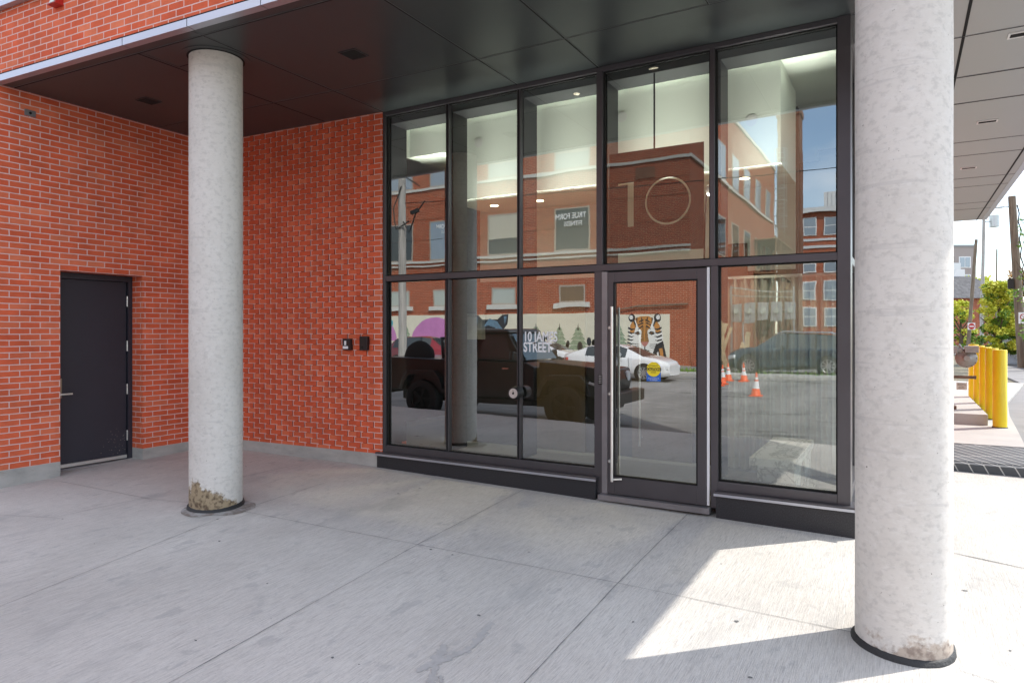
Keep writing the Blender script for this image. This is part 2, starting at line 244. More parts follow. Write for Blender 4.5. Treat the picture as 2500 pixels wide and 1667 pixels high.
# ------------------------------------------------------------------ mesh builder
LOC = {}
class MB:
    def __init__(s): s.v = []; s.f = []; s.m = []; s.sm = []
    def face(s, pts, mi=0, smooth=False):
        i = len(s.v); s.v += [tuple(p) for p in pts]; s.f.append(tuple(range(i, i + len(pts)))); s.m.append(mi); s.sm.append(smooth); return s
    def mesh(s, vs, fs, mi=0, smooth=False):
        i = len(s.v); s.v += [tuple(p) for p in vs]
        for f in fs: s.f.append(tuple(i + k for k in f)); s.m.append(mi); s.sm.append(smooth)
        return s
    def box(s, x0, x1, y0, y1, z0, z1, mi=0):
        return s.hexa([(x0, y0), (x1, y0), (x1, y1), (x0, y1)], z0, z1, mi)
    def hexa(s, poly, z0, z1, mi=0):
        """vertical prism over a ground polygon (counter-clockwise); z may be a number or a list"""
        n = len(poly); a = z0 if isinstance(z0, (list, tuple)) else [z0] * n; b = z1 if isinstance(z1, (list, tuple)) else [z1] * n
        vs = [(p[0], p[1], a[i]) for i, p in enumerate(poly)] + [(p[0], p[1], b[i]) for i, p in enumerate(poly)]
        fs = [tuple(range(n - 1, -1, -1)), tuple(range(n, 2 * n))] + [(i, (i + 1) % n, n + (i + 1) % n, n + i) for i in range(n)]
        return s.mesh(vs, fs, mi)
    def bar(s, p, q, wd, ht=None, mi=0, up=(0, 0, 1)):
        p, q = Vector(p), Vector(q); d = (q - p).normalized(); u = Vector(up)
        if abs(d.dot(u)) > .98: u = Vector((1, 0, 0))
        r = d.cross(u).normalized(); u = r.cross(d); ht = ht or wd
        vs = [a + r * (sx * wd / 2) + u * (sz * ht / 2) for a in (p, q) for sx, sz in ((-1, -1), (1, -1), (1, 1), (-1, 1))]
        return s.mesh(vs, [(3, 2, 1, 0), (4, 5, 6, 7), (0, 1, 5, 4), (1, 2, 6, 5), (2, 3, 7, 6), (3, 0, 4, 7)], mi)
    def ring(s, c, r, ax=(0, 0, 1), n=24, ry=None):
        a = Vector(ax).normalized(); u = a.orthogonal().normalized() if abs(a.z) < .99 else Vector((1, 0, 0)); w_ = a.cross(u)
        return [Vector(c) + u * (r * math.cos(2 * math.pi * k / n)) + w_ * ((ry or r) * math.sin(2 * math.pi * k / n)) for k in range(n)]
    def lathe(s, c, prof, ax=(0, 0, 1), n=24, mi=0, caps=True):
        """prof = [(distance along axis, radius)...]"""
        c = Vector(c); a = Vector(ax).normalized(); vs = []
        for d, r in prof: vs += s.ring(c + a * d, r, ax, n)
        fs = [(k * n + j, k * n + (j + 1) % n, (k + 1) * n + (j + 1) % n, (k + 1) * n + j) for k in range(len(prof) - 1) for j in range(n)]
        s.mesh(vs, fs, mi, True)
        if caps:
            s.face(vs[:n][::-1], mi); s.face(vs[-n:], mi)
        return s
    def tube(s, pts, r, n=8, mi=0):
        pts = [Vector(p) for p in pts]; vs = []; u = None
        for i, p in enumerate(pts):
            d = (pts[min(i + 1, len(pts) - 1)] - pts[max(i - 1, 0)]).normalized()
            if u is None: u = d.orthogonal().normalized()
            u = (u - d * u.dot(d)).normalized(); w_ = d.cross(u); rr = r[i] if isinstance(r, (list, tuple)) else r
            vs += [p + u * (rr * math.cos(2 * math.pi * k / n)) + w_ * (rr * math.sin(2 * math.pi * k / n)) for k in range(n)]
        fs = [(k * n + j, k * n + (j + 1) % n, (k + 1) * n + (j + 1) % n, (k + 1) * n + j) for k in range(len(pts) - 1) for j in range(n)]
        s.mesh(vs, fs, mi, True); s.face(vs[:n][::-1], mi); s.face(vs[-n:], mi); return s
    def prism(s, poly, origin, ux, uy, depth, mi=0):
        """polygon in the plane (ux, uy), pushed by depth along ux x uy"""
        o, ux, uy = Vector(origin), Vector(ux), Vector(uy); nn = ux.cross(uy).normalized() * depth; n = len(poly)
        a = [o + ux * p[0] + uy * p[1] for p in poly]; b = [q + nn for q in a]
        return s.mesh(a + b, [tuple(range(n - 1, -1, -1)), tuple(range(n, 2 * n))] + [(i, (i + 1) % n, n + (i + 1) % n, n + i) for i in range(n)], mi)
    def build(s, name, mats, parent=None, world=True, bevel=0, recalc=False):
        if not isinstance(mats, (list, tuple)): mats = [mats]
        off = LOC.get(parent.name, Vector((0, 0, 0))) if (parent and world) else Vector((0, 0, 0))
        me = bpy.data.meshes.new(name); me.from_pydata([Vector(v) - off for v in s.v], [], s.f)
        for k in mats: me.materials.append(M[k])
        uvl = me.uv_layers.new(name='UVMap')
        for p, mi, sm in zip(me.polygons, s.m, s.sm):
            p.material_index = mi; p.use_smooth = sm
            nrm = p.normal
            if abs(nrm.z) > .7: tx, ty = Vector((1, 0, 0)), Vector((0, 1, 0))
            else: tx = Vector((-nrm.y, nrm.x, 0)).normalized(); ty = Vector((0, 0, 1))
            for li in p.loop_indices:
                q = me.vertices[me.loops[li].vertex_index].co + off; uvl.data[li].uv = (q.dot(tx), q.dot(ty))
        if recalc:
            bm = bmesh.new(); bm.from_mesh(me); bmesh.ops.recalc_face_normals(bm, faces=bm.faces); bm.to_mesh(me); bm.free()
        o = bpy.data.objects.new(name, me); C.objects.link(o); o.parent = parent
        if parent: LOC[o.name] = LOC.get(parent.name, Vector((0, 0, 0))) if world else Vector((0, 0, 0))
        else: LOC[o.name] = Vector((0, 0, 0))
        if bevel:
            b = o.modifiers.new('bevel', 'BEVEL'); b.width = bevel; b.segments = 2; b.limit_method = 'ANGLE'; b.angle_limit = R(40)
        return o
def tag(o, label=None, cat=None, group=None, kind=None):
    if label: o['label'] = label
    if cat: o['category'] = cat
    if group: o['group'] = group
    if kind: o['kind'] = kind
    return o
def thing(name, loc, label, cat, group=None, rz=0):
    o = bpy.data.objects.new(name, None); C.objects.link(o); o.location = loc; o.rotation_euler = (0, 0, rz); o.empty_display_size = .1
    LOC[o.name] = Vector(loc); return tag(o, label, cat, group)
def top(mb, name, mats, label, cat, group=None, **k): return tag(mb.build(name, mats, **k), label, cat, group)
def copy_tree(o, parent=None):
    c = o.copy(); C.objects.link(c); c.parent = parent; LOC[c.name] = LOC.get(o.name, Vector((0, 0, 0)))
    for ch in list(o.children): copy_tree(ch, c)
    return c
def text_mb(body, size, origin, ux, uy, xs=1., bold=0., depth=.001, align='LEFT', mb=None, mi=0):
    cu = bpy.data.curves.new('t', 'FONT'); cu.body = body; cu.size = size; cu.align_x = align; cu.offset = bold; cu.fill_mode = 'FRONT'
    ob = bpy.data.objects.new('t', cu); me = bpy.data.meshes.new_from_object(ob)
    mb = mb or MB(); o, ux, uy = Vector(origin), Vector(ux), Vector(uy)
    nn = ux.cross(uy).normalized() * depth
    vs = [o + ux * (v.co.x * xs) + uy * v.co.y + nn for v in me.vertices]
    mb.mesh(vs, [tuple(p.vertices) for p in me.polygons], mi)
    bpy.data.objects.remove(ob); bpy.data.curves.remove(cu); bpy.data.meshes.remove(me); return mb

YG = 5.842; ZS = 3.978; MF = .0664; MBK = .0576
yf = lambda x: 3.215 + MF * (x + 7.604)           # street front (fascia) line of the building
yb = lambda x: 5.775 + MBK * (x + 4.986)          # recessed brick wall
gz = lambda x, y: .045 - .014 * (x + 5) + .03 * (min(y, 5.8) - 5.8)

# ================================================================== SETTING
S = dict(kind='structure')
tag(MB().box(-600, 600, -600, 600, -1.2, -.62).build('ground', 'soil'), **S)
tag(MB().box(-80, 60, -15.2, .38, -.7, -.36).build('road', 'asphalt'), **S)
tag(MB().box(-80, 60, -24.5, -15.2, -.7, -.32).build('parking_lot', 'asphalt'), **S)
# kerbed walk and weedy verge on the far side of the street
tag(MB().box(-9.0, 60, -17.9, -16.3, -.5, -.20).build('far_sidewalk', 'sidewalk_old'), **S)
tag(MB().box(-9.4, 60, -20.5, -17.9, -.5, -.26).build('verge', 'soil'), **S)
# plaza sheet, gently tilted
pz = MB(); xs = [-26, -12, -8.2, -5, -2, 0, 1, 2, 5, 9]; ys = [.40, 2, 4, 5.8, 9.28]
for i in range(len(xs) - 1):
    for j in range(len(ys) - 1):
        q = [(xs[i], ys[j]), (xs[i + 1], ys[j]), (xs[i + 1], ys[j + 1]), (xs[i], ys[j + 1])]
        pz.face([(a, b, gz(a, b)) for a, b in q])
for i in range(len(xs) - 1): pz.face([(xs[i], .4, -.7), (xs[i + 1], .4, -.7), (xs[i + 1], .4, gz(xs[i + 1], .4)), (xs[i], .4, gz(xs[i], .4))])
tag(pz.build('plaza_pavement', 'concrete_plaza'), **S)
jt = MB()
def joint(pts, wd=.0034):
    for (a, b), (c, d) in zip(pts, pts[1:]):
        n = max(1, int(math.hypot(c - a, d - b) / .12)); v = Vector((c - a, d - b)).normalized(); t_ = Vector((-v.y, v.x)); prev = None
        for k in range(n + 1):
            f = k / n; w_ = wd * random.uniform(.32, .75); off = random.uniform(-.0012, .0012)
            p = Vector((a + (c - a) * f, b + (d - b) * f)) + t_ * off; cur = (p - t_ * w_, p + t_ * w_)
            if prev:
                jt.face([(q.x, q.y, gz(q.x, q.y) + .004) for q in (prev[0], cur[0], cur[1], prev[1])])
            prev = cur
joint([(-4.55, .41), (-4.614, 1.946), (-5.003, 3.915), (-5.05, 5.0)])
joint([(-2.93, .41), (-2.976, 1.944), (-3.121, 4.005), (-3.178, 5.77)]); joint([(-1.50, .41), (-1.531, 2.768), (-1.571, 4.076), (-1.584, 5.79)])
joint([(-7.66, 3.60), (-7.463, 3.675), (-6.027, 3.74), (-5.55, 3.86)]); joint([(-5.09, 3.905), (-3.121, 4.0), (-1.571, 4.07), (-.23, 4.075)]); joint([(.24, 3.90), (1.2, 3.66), (3, 3.3)])
joint([(-.30, 5.72), (.314, 5.746), (.704, 5.642), (4, 5.2)], .008); joint([(-8, 2.3), (-6.2, 3.0), (-5.9, 5.4)]); joint([(1.75, .5), (1.7, 5.5)])
tag(jt.build('pavement_joints', 'ground_joint'), **S)
# raised pad, paver strip, alley
tag(MB().hexa([(-.4, 10.66), (1.36, 10.74), (1.47, 12.3), (1.62, 14.6), (1.9, 17.4), (3.0, 24), (-.4, 24)], -.3, .07).build('service_pad', 'sidewalk_old'), **S)
tag(MB().hexa([(-.4, 9.28), (1.17, 9.31), (5, 9.45), (5, 11.0), (1.36, 10.74), (-.4, 10.66)], -.3, .062).build('paver_strip', 'paver_dark'), **S)
tag(MB().hexa([(-.4, 9.13), (1.15, 9.16), (5, 9.3), (5, 9.45), (1.17, 9.31), (-.4, 9.28)], -.3, .055).build('paver_kerb', 'paver_dark'), **S)
tag(MB().hexa([(1.36, 10.74), (5, 11.0), (9, 9.3), (14, 9.3), (20, 150), (3.0, 150), (3.0, 24), (1.9, 17.4), (1.62, 14.6), (1.47, 12.3)], -.3, .03).build('alley_road', 'asphalt_alley'), **S)
tag(MB().box(-90, 3.0, 24, 150, -.5, -.02).build('back_lot', 'soil'), **S)
# stains
st = MB()
def blotch(cx, cy, rx, ry, n=26, j=.25, z=.003, mb=st, mi=0):
    ph = [random.uniform(0, 6.28) for _ in range(4)]
    pts = []
    for k in range(n):
        a = 2 * math.pi * k / n; f = 1 + j * (.5 * math.sin(2 * a + ph[0]) + .35 * math.sin(3 * a + ph[1]) + .3 * math.sin(5 * a + ph[2])) + random.uniform(-.06, .06)
        x, y = cx + rx * f * math.cos(a), cy + ry * f * math.sin(a); pts.append((x, y, gz(x, y) + z))
    mb.face(pts, mi)
blotch(-5.24, 3.88, .30, .29, j=.16)
random.seed(77)
st2 = MB()
for k in range(34):
    x, y = random.uniform(-6.5, .8), random.uniform(.9, 5.4); r0 = random.uniform(.004, .010)
    blotch(x, y, r0 * random.uniform(.8, 2), r0, n=9, j=.4, z=.0035, mb=st2)
blotch(-.62, 3.02 - .1, .018, .014, n=9, z=.004, mb=st2)
tag(st2.build('gum_spots', 'ground_joint'), **S)
st3 = MB()
def river(pts, w0):
    for (a, b), (c, d) in zip(pts, pts[1:]):
        n = max(2, int(math.hypot(c - a, d - b) / .012))
        for k in range(n): f = k / n; blotch(a + (c - a) * f + random.uniform(-.01, .01), b + (d - b) * f, w0 * random.uniform(.6, 1.5), w0 * random.uniform(.6, 1.5), n=10, j=.5, z=.0025 + .00002 * random.random(), mb=st3)
river([(-1.98, 3.2), (-1.93, 2.9), (-1.99, 2.7), (-1.90, 2.52), (-1.93, 2.35)], .016); river([(-1.90, 2.62), (-1.80, 2.50), (-1.81, 2.38)], .009); river([(-2.06, 2.86), (-2.01, 2.72), (-2.03, 2.6)], .022)
tag(st3.build('water_stain', 'damp_mark'), **S)
tag(st.build('pavement_stain', 'brown_ground_stain'), **S)

# ================================================================== THE BUILDING
B = thing('apartment_building', (0, YG, 0), 'red brick apartment building whose dark metal soffit shelters a glass lobby front', 'building')
# upper storeys: facade polygon split so the brick starts just above the silver fascia
mb = MB(); XL, XR, YB, ZT = -16, 1.56, 17.9, 14.2
pts = [(XL, yf(XL)), (XR, yf(XR)), (XR, YB), (XL, YB)]
mb.hexa(pts, 4.05, ZT); mb.build('upper_wall', 'brick_new', B)
nx, ny = MF / math.hypot(MF, 1), -1 / math.hypot(MF, 1)   # outward normal of the front (towards the street)
def fpt(x, out, z): return (x + nx * out, yf(x) + ny * out, z)
def fbox(m_, xa, xb, o0, o1, z0, z1, mi=0):
    a, b_, c, d = fpt(xa, o1, 0), fpt(xb, o1, 0), fpt(xb, o0, 0), fpt(xa, o0, 0); m_.hexa([a[:2], b_[:2], c[:2], d[:2]], z0, z1, mi)
mb = MB()
for a, b_ in zip((-16, -8.5, -5.74, -4.94, -4.14, -3.34, -2.5, -1.6, -.8, 0, .8), (-8.5, -5.74, -4.94, -4.14, -3.34, -2.5, -1.6, -.8, 0, .8, 1.56)):
    fbox(mb, a + .004, b_ - .004, -.05, .022, ZS - .004, 4.036)
mb.build('fascia_strip', 'silver', B)
mb = MB(); fbox(mb, -16, 1.56, .0, .008, 4.036, 4.056); mb.build('fascia_gap', 'joint_black', B)
mb = MB(); mb.box(1.5, 1.585, 3.9, 17.9, ZS - .004, 4.1); mb.build('edge_trim', 'silver', B)
mb = MB(); fbox(mb, -16, -6.0, 0, .06, 4.665, 4.76); mb.build('window_sill', 'silver', B)
for k, x0 in enumerate((-13.2, -9.0)):
    fr = MB(); fbox(fr, x0, x0 + 2.6, 0, .03, 4.76, 6.9); fo = fr.build('window', 'frame_metal', B)
    pn = MB(); fbox(pn, x0 + .08, x0 + 1.26, .03, .036, 4.84, 6.82); fbox(pn, x0 + 1.34, x0 + 2.52, .03, .036, 4.84, 6.82); pn.build('pane', 'pane_blue', fo)
# soffit: dark panels over the entrance, pale panels along the alley side
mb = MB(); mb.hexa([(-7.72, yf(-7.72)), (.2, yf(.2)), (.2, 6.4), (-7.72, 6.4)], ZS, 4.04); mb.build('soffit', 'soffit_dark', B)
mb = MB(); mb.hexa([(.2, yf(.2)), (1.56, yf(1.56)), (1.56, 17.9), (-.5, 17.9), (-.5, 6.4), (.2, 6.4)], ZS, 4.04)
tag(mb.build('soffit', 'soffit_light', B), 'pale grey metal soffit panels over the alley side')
mb = MB()
def seam(a, b_, wd=.010, edge=True, m_=mb):
    m_.bar((a[0], a[1], ZS - .0015), (b_[0], b_[1], ZS - .0015), wd, .003, 0)
    if edge:
        v = Vector((b_[0] - a[0], b_[1] - a[1])).normalized(); t_ = Vector((v.y, -v.x)) * (wd / 2 + .0015)
        m_.bar((a[0] + t_.x, a[1] + t_.y, ZS - .0022), (b_[0] + t_.x, b_[1] + t_.y, ZS - .0022), .002, .002, 1)  # pale strip paints a highlight along the seam
f2 = lambda x: yf(x) + .152
seam((-7.68, f2(-7.68)), (.2, f2(.2)), .016)
seam((-7.68, 4.868), (-6.1, 4.945), .009); seam((-6.1, 4.945), (-4.98, 5.022), .011); seam((-4.98, 5.022), (-3.29, 5.083), .009); seam((-3.29, 5.083), (-.2, 5.09), .008)
for x, y0 in ((-4.98, f2(-4.98)), (-3.288, f2(-3.3)), (-2.430, f2(-2.4))): seam((x, yf(x) + .01), (x, y0), .007); seam((x, y0), (x, YG if x > -4.9 else 5.76), .015)
seam((-5.80, f2(-5.8)), (-5.80, 5.7), .007, False); seam((-5.75, f2(-5.75)), (-5.756, 3.86), .008); seam((-5.756, 3.856), (-5.62, 3.86), .006, False)
seam((-1.25, yf(-1.2)), (-1.25, 5.09), .009)
mb.build('soffit_joint', ['joint_black', 'joint_highlight'], B)
mb = MB()
for x, w_ in ((.435, .022), (1.397, .022)): seam((x, yf(x)), (x, 17.9), w_, True, mb)
for y, w_ in ((4.9, .012), (5.8, .012), (6.7, .012), (7.76, .022), (8.655, .022), (10.44, .012), (11.25, .014), (12.92, .014), (13.69, .014), (15.45, .014), (16.22, .014)): seam((-.36, y), (1.56, y), w_, True, mb)
mb.build('soffit_joint', ['joint_black', 'joint_highlight'], B)
# side brick wall (left) with the service-door recess
def wall_x(m_, x, y0, y1, z0, z1, th=.3, mi=0): m_.box(x - th, x, y0, y1, z0, z1, mi)
mb = MB(); X0 = -7.70
mb.box(X0 - .6, X0, yf(X0) + .001, 3.797, .174, ZS + .02); mb.box(X0 - .6, X0, 3.797, 4.69, 2.193, ZS + .02); mb.box(X0 - .6, X0, 4.69, 5.9, .174, ZS + .02)
mb.box(-16, X0 - .6, yf(-12), 6.5, -.2, ZS + .02)
mb.build('side_wall', 'brick_new', B)
MB().box(X0 - .6, X0 + .004, yf(X0) - .002, 3.797, -.3, .174).build('concrete_base', 'concrete_base', B); MB().box(X0 - .6, X0 + .004, 4.69, 5.9, -.3, .174).build('concrete_base', 'concrete_base', B)
mb = MB(); mb.box(X0 - .60, -7.99, 3.797, 4.69, -.1, 2.193); mb.box(-8.0, -7.90, 4.64, 4.688, .03, 2.19); mb.box(-8.0, -7.90, 3.80, 4.64, 2.125, 2.19); mb.box(-8.0, -7.90, 3.80, 3.835, .03, 2.19)
mb.build('door_frame', 'door_paint', B)
mb = MB(); mb.box(-7.985, -7.93, 3.84, 4.632, .06, 2.12); sd = mb.build('door', 'door_paint', B, bevel=.002); tag(sd, 'charcoal steel service door')
for z in (1.90, 1.375, .87, .325):
    mb = MB(); mb.box(-7.932, -7.918, 4.634, 4.648, z - .057, z + .057); mb.lathe((-7.918, 4.637, z - .06), [(0, .007), (.12, .007)], n=10); mb.build('hinge', 'bright_steel', sd)
mb = MB(); mb.box(-7.93, -7.922, 3.86, 3.925, .82, 1.035); mb.lathe((-7.922, 3.895, .945), [(0, .014), (.008, .014)], (1, 0, 0), 14); mb.build('lock_plate', 'brass_plate', sd, bevel=.002)
mb = MB(); mb.lathe((-7.922, 3.895, .865), [(0, .02), (.012, .02), (.014, .012), (.045, .010)], (1, 0, 0), 14); mb.bar((-7.88, 3.888, .865), (-7.88, 4.012, .865), .012, .018); mb.build('handle', 'bright_steel', sd, bevel=.002)
mb = MB(); mb.box(-7.93, -7.915, 3.84, 4.632, .062, .098); mb.build('door_sweep', 'bright_steel', sd)
random.seed(91); mb = MB()
for k in range(46):
    y_ = 4.62 - abs(random.gauss(0, .13)); z_ = .12 + abs(random.gauss(0, .13)); r0 = random.uniform(.0015, .005); mb.face([(-7.9295, y_ - r0, z_), (-7.9295, y_ + r0, z_ - r0 * .4), (-7.9295, y_ + r0 * .6, z_ + r0), (-7.9295, y_ - r0 * .5, z_ + r0 * .8)])
tag(mb.build('paint_scuffs', 'frame_beige', sd), kind='stuff')
mb = MB(); mb.box(-7.99, -7.905, 3.80, 4.69, .0, .052); mb.build('door_threshold', 'plate_metal', B)
# recessed brick wall with projecting header bricks
mb = MB(); mb.hexa([(-7.72, yb(-7.72)), (-5.0, yb(-5.0)), (-5.0, 6.2), (-7.72, 6.3)], .19, ZS + .02); mb.build('recessed_wall', 'brick_new', B)
mb = MB(); t_ = Vector((1, MBK, 0)).normalized(); nrm = Vector((MBK, -1, 0)).normalized()
nn_ = 0
for r_ in range(4, 66):
    v0 = r_ * .0612 - .008
    if v0 + .056 > ZS: break
    for k in range(-45, -20):
        off = 0 if (r_ % 2) else .5 * .186
        u1 = (k + 1) * .186 - .02 + off               # right end of a brick in wall metres (u = p . t)
        u0_ = u1 - .064
        # point on the wall with p.t = u
        base = Vector((-4.986, 5.775, 0)); ub = base.dot(t_)
        a = base + t_ * (u0_ - ub); b_ = base + t_ * (u1 - .012 - ub)
        if a.x < -7.69 or b_.x > -5.03: continue
        d = .010 + random.uniform(-.002, .003)
        p = [a, b_, b_ - nrm * .02, a - nrm * .02]
        p = [a + nrm * d, b_ + nrm * d, b_ - nrm * .01, a - nrm * .01]
        mb.hexa([(q.x, q.y) for q in p], v0 - .002, v0 + .0565)
        p2 = [a + nrm * .003, b_ + t_ * .003 + nrm * .003, b_ + t_ * .003 - nrm * .01, a - nrm * .01]; mb.hexa([(q.x, q.y) for q in p2], v0 - .0055, v0 + .055, 1)  # black slips paint the shadow line below and right of each header
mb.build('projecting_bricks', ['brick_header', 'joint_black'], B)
mb = MB(); mb.hexa([(-7.705, yb(-7.7) - .006), (-5.0, yb(-5.0) - .006), (-5.0, 6.2), (-7.7, 6.2)], -.3, .19); mb.build('concrete_base', 'concrete_base', B)

# glazed lobby front
GY = YG
mb = MB()
D0, D1 = GY - .055, GY + .145
mb.box(-5.045, -4.965, D0, D1, .19, ZS)                      # left jamb
for x in (-4.143, -3.283): mb.box(x - .019, x + .019, D0 + .025, D1, .25, ZS - .04)
mb.box(-2.445, -2.385, D0, D1, 2.16, ZS - .04)
mb.box(-2.465, -2.385, D0, D1, .06, 2.10)
mb.box(-1.405, -1.345, D0, D1, .06, 2.10); mb.box(-1.412, -1.372, D0, D1, 2.16, ZS - .04)
mb.box(-.437, -.345, D0 - .002, D1, .19, ZS)
mb.box(-4.965, -.437, D0 + .003, D1 - .003, ZS - .045, ZS - .001)    # head
mb.box(-4.965, -.437, D0 + .002, D1 - .002, 2.10, 2.16)              # transom
mb.box(-4.965, -2.465, D0 + .003, D1 - .003, .212, .286); mb.box(-1.345, -.437, D0 + .003, D1 - .003, .212, .286)
mb.build('window_frame', 'frame_metal', B, bevel=.003)
mb = MB()
for z0, x0, x1 in ((.286, -4.965, -2.465), (2.16, -4.965, -2.445), (.286, -1.345, -.437), (2.16, -1.372, -.437), (2.16, -2.385, -1.412)):
    z1 = 2.10 if z0 < 1 else ZS - .045
    for a, b_ in ((x0, x0 + .012), (x1 - .012, x1)): mb.box(a, b_, D0 + .03, D0 + .05, z0, z1)
    mb.box(x0 + .012, x1 - .012, D0 + .031, D0 + .049, z0, z0 + .01); mb.box(x0 + .012, x1 - .012, D0 + .031, D0 + .049, z1 - .01, z1)
for x in (-4.143, -3.283): mb.box(x - .006, x + .006, D0 + .018, D0 + .0255, .29, ZS - .05)
mb.build('window_gasket', 'joint_black', B)
# deep dark mullion fins behind the glass
mb = MB()
for x0, x1 in ((-4.97, -4.95), (-4.175, -4.112), (-3.315, -3.252), (-2.46, -2.37), (-1.42, -1.34)): mb.box(x0, x1, GY + .03, GY + .30, .29, ZS - .05)
mb.box(-4.95, -.44, GY + .03, GY + .30, 3.86, ZS - .05); mb.build('mullion_fins', 'frame_dark', B)
for a, b_ in ((-5.06, -2.425), (-1.365, -.28)):
    MB().box(a, b_, GY - .115, GY + .1, .186, .212).build('sill', 'frame_metal', B, bevel=.003)
    MB().box(a, b_, GY - .122, GY - .1145, .178, .198).build('sill_edge', 'silver', B)
    MB().box(a + .015, b_ - .01, GY - .10, GY + .1, -.2, .186).build('granite_base', 'granite_black', B)
panes = [(-4.965, -4.162, 0, 'glass_0'), (-4.124, -3.302, 0, 'glass_1'), (-3.264, -2.465, 0, 'glass_2'), (-1.345, -.437, 0, 'glass_4'),
         (-4.965, -4.162, 1, 'glass_upper'), (-4.124, -3.302, 1, 'glass_upper'), (-3.264, -2.445, 1, 'glass_upper'), (-2.385, -1.412, 1, 'glass_3'), (-1.372, -.437, 1, 'glass_upper_right')]
for a, b_, up, g in panes:
    z0, z1 = ((.286, 2.10), (2.16, ZS - .045))[up]
    MB().face([(a, GY, z0), (b_, GY, z0), (b_, GY, z1), (a, GY, z1)]).build('glass_pane', g, B)
# entrance door
mb = MB(); DY = GY - .05
mb.box(-2.325, -2.262, DY - .022, DY + .03, .075, 2.085); mb.box(-1.518, -1.436, DY - .022, DY + .03, .075, 2.085)
mb.box(-2.262, -1.518, DY - .021, DY + .029, 1.992, 2.085); mb.box(-2.262, -1.518, DY - .021, DY + .029, .075, .238)
ed = mb.build('door', 'frame_metal', B, bevel=.003); tag(ed, 'glazed entrance door in grey metal frame')
mb = MB(); mb.box(-2.385, -2.330, DY - .019, DY + .03, .07, 2.09)
for k in range(14): mb.lathe((-2.358, DY - .019, .25 + k * .137), [(0, .004), (.003, .004)], (0, -1, 0), 8)
mb.build('hinge_plate', 'plate_metal', B, bevel=.001)
mb = MB(); mb.box(-2.272, -2.258, DY - .024, DY - .0215, .236, 1.994); mb.box(-1.522, -1.510, DY - .024, DY - .0215, .236, 1.994); mb.box(-2.258, -1.522, DY - .024, DY - .0215, 1.982, 1.994); mb.box(-2.258, -1.522, DY - .024, DY - .0215, .236, .246); mb.build('gasket', 'joint_black', ed)
MB().face([(-2.262, DY, .238), (-1.518, DY, .238), (-1.518, DY, 1.992), (-2.262, DY, 1.992)]).build('glass', 'glass_door', ed)
mb = MB(); mb.box(-1.432, -1.412, DY - .02, DY - .004, .08, 2.09); mb.build('door_seal', 'white_seal', B)
mb = MB(); mb.lathe((-2.262, DY - .085, .20), [(0, .013), (1.57, .013)], n=16)
mb.build('pull_handle', 'bright_steel', ed)
for z in (1.58, .98, .37): MB().lathe((-2.305, DY - .02, z), [(0, .017), (.012, .017), (.014, .010), (.02, .008)], (0, -1, 0), 14).build('handle_stud', 'bright_steel', ed)
MB().bar((-2.262, DY - .085, .22), (-2.19, DY - .03, .22), .014).build('handle_stud', 'bright_steel', ed)
mb = MB(); mb.box(-2.40, -1.40, GY - .13, GY + .1, .02, .068); mb.build('door_threshold', 'plate_metal', B)

# alley-side glazing and wall of the lobby
mb = MB()
for y in (5.99, 7.2, 8.4, 9.6): mb.box(-.435, -.355, y - .03, y + .03, .19, ZS)
for z0, z1 in ((.19, .28), (2.10, 2.16), (3.9, ZS)): mb.box(-.433, -.357, 6.02, 9.57, z0, z1)
mb.build('side_window_frame', 'frame_metal', B)
for a, b_ in ((6.02, 7.17), (7.23, 8.37), (8.43, 9.57)):
    for z0, z1 in ((.28, 2.10), (2.16, 3.9)): MB().face([(-.39, a, z0), (-.39, b_, z0), (-.39, b_, z1), (-.39, a, z1)]).build('glass_pane', 'glass_clear', B)
mb = MB(); mb.box(-.44, -.30, 5.96, 9.6, -.2, .19); mb.build('granite_base', 'granite_black', B)
mb = MB(); mb.box(-.7, -.36, 9.63, 17.9, .0, ZS); mb.build('alley_wall', 'brick_new', B)
# lobby shell
mb = MB(); mb.box(-7.0, -.44, GY + .1, 10.2, -.1, .068); mb.build('lobby_floor', 'interior_floor', B)
mb = MB(); mb.box(-7.0, -.44, GY + .19, 10.2, 3.90, 3.96); mb.build('lobby_ceiling', 'interior_white', B)
mb = MB(); mb.box(-4.43, -.91, 6.2, 7.15, 3.0, 3.9); mb.box(-4.98, -4.43, 6.2, 7.6, 3.56, 3.9); mb.box(-4.99, -4.955, GY + .19, 6.2, 3.56, 3.9)
mb.build('bulkhead', 'interior_white', B)
mb = MB(); mb.box(-7.1, -7.0, GY, 10.2, .0, 3.9); mb.box(-7.0, -.44, 10.2, 10.3, 0, 3.9); mb.box(-7.0, -4.98, GY + .1, GY + .25, 0, 3.9); mb.box(-5.35, -.95, 7.62, 7.75, .068, 3.9)
mb.box(-.95, -.44, 9.6, 9.7, 0, 3.9)
mb.build('lobby_wall', 'interior_dark', B)
mb = MB(); mb.box(-4.88, -.97, 7.60, 7.618, 2.20, 3.88); mb.build('upper_lobby_wall', 'interior_white', B)

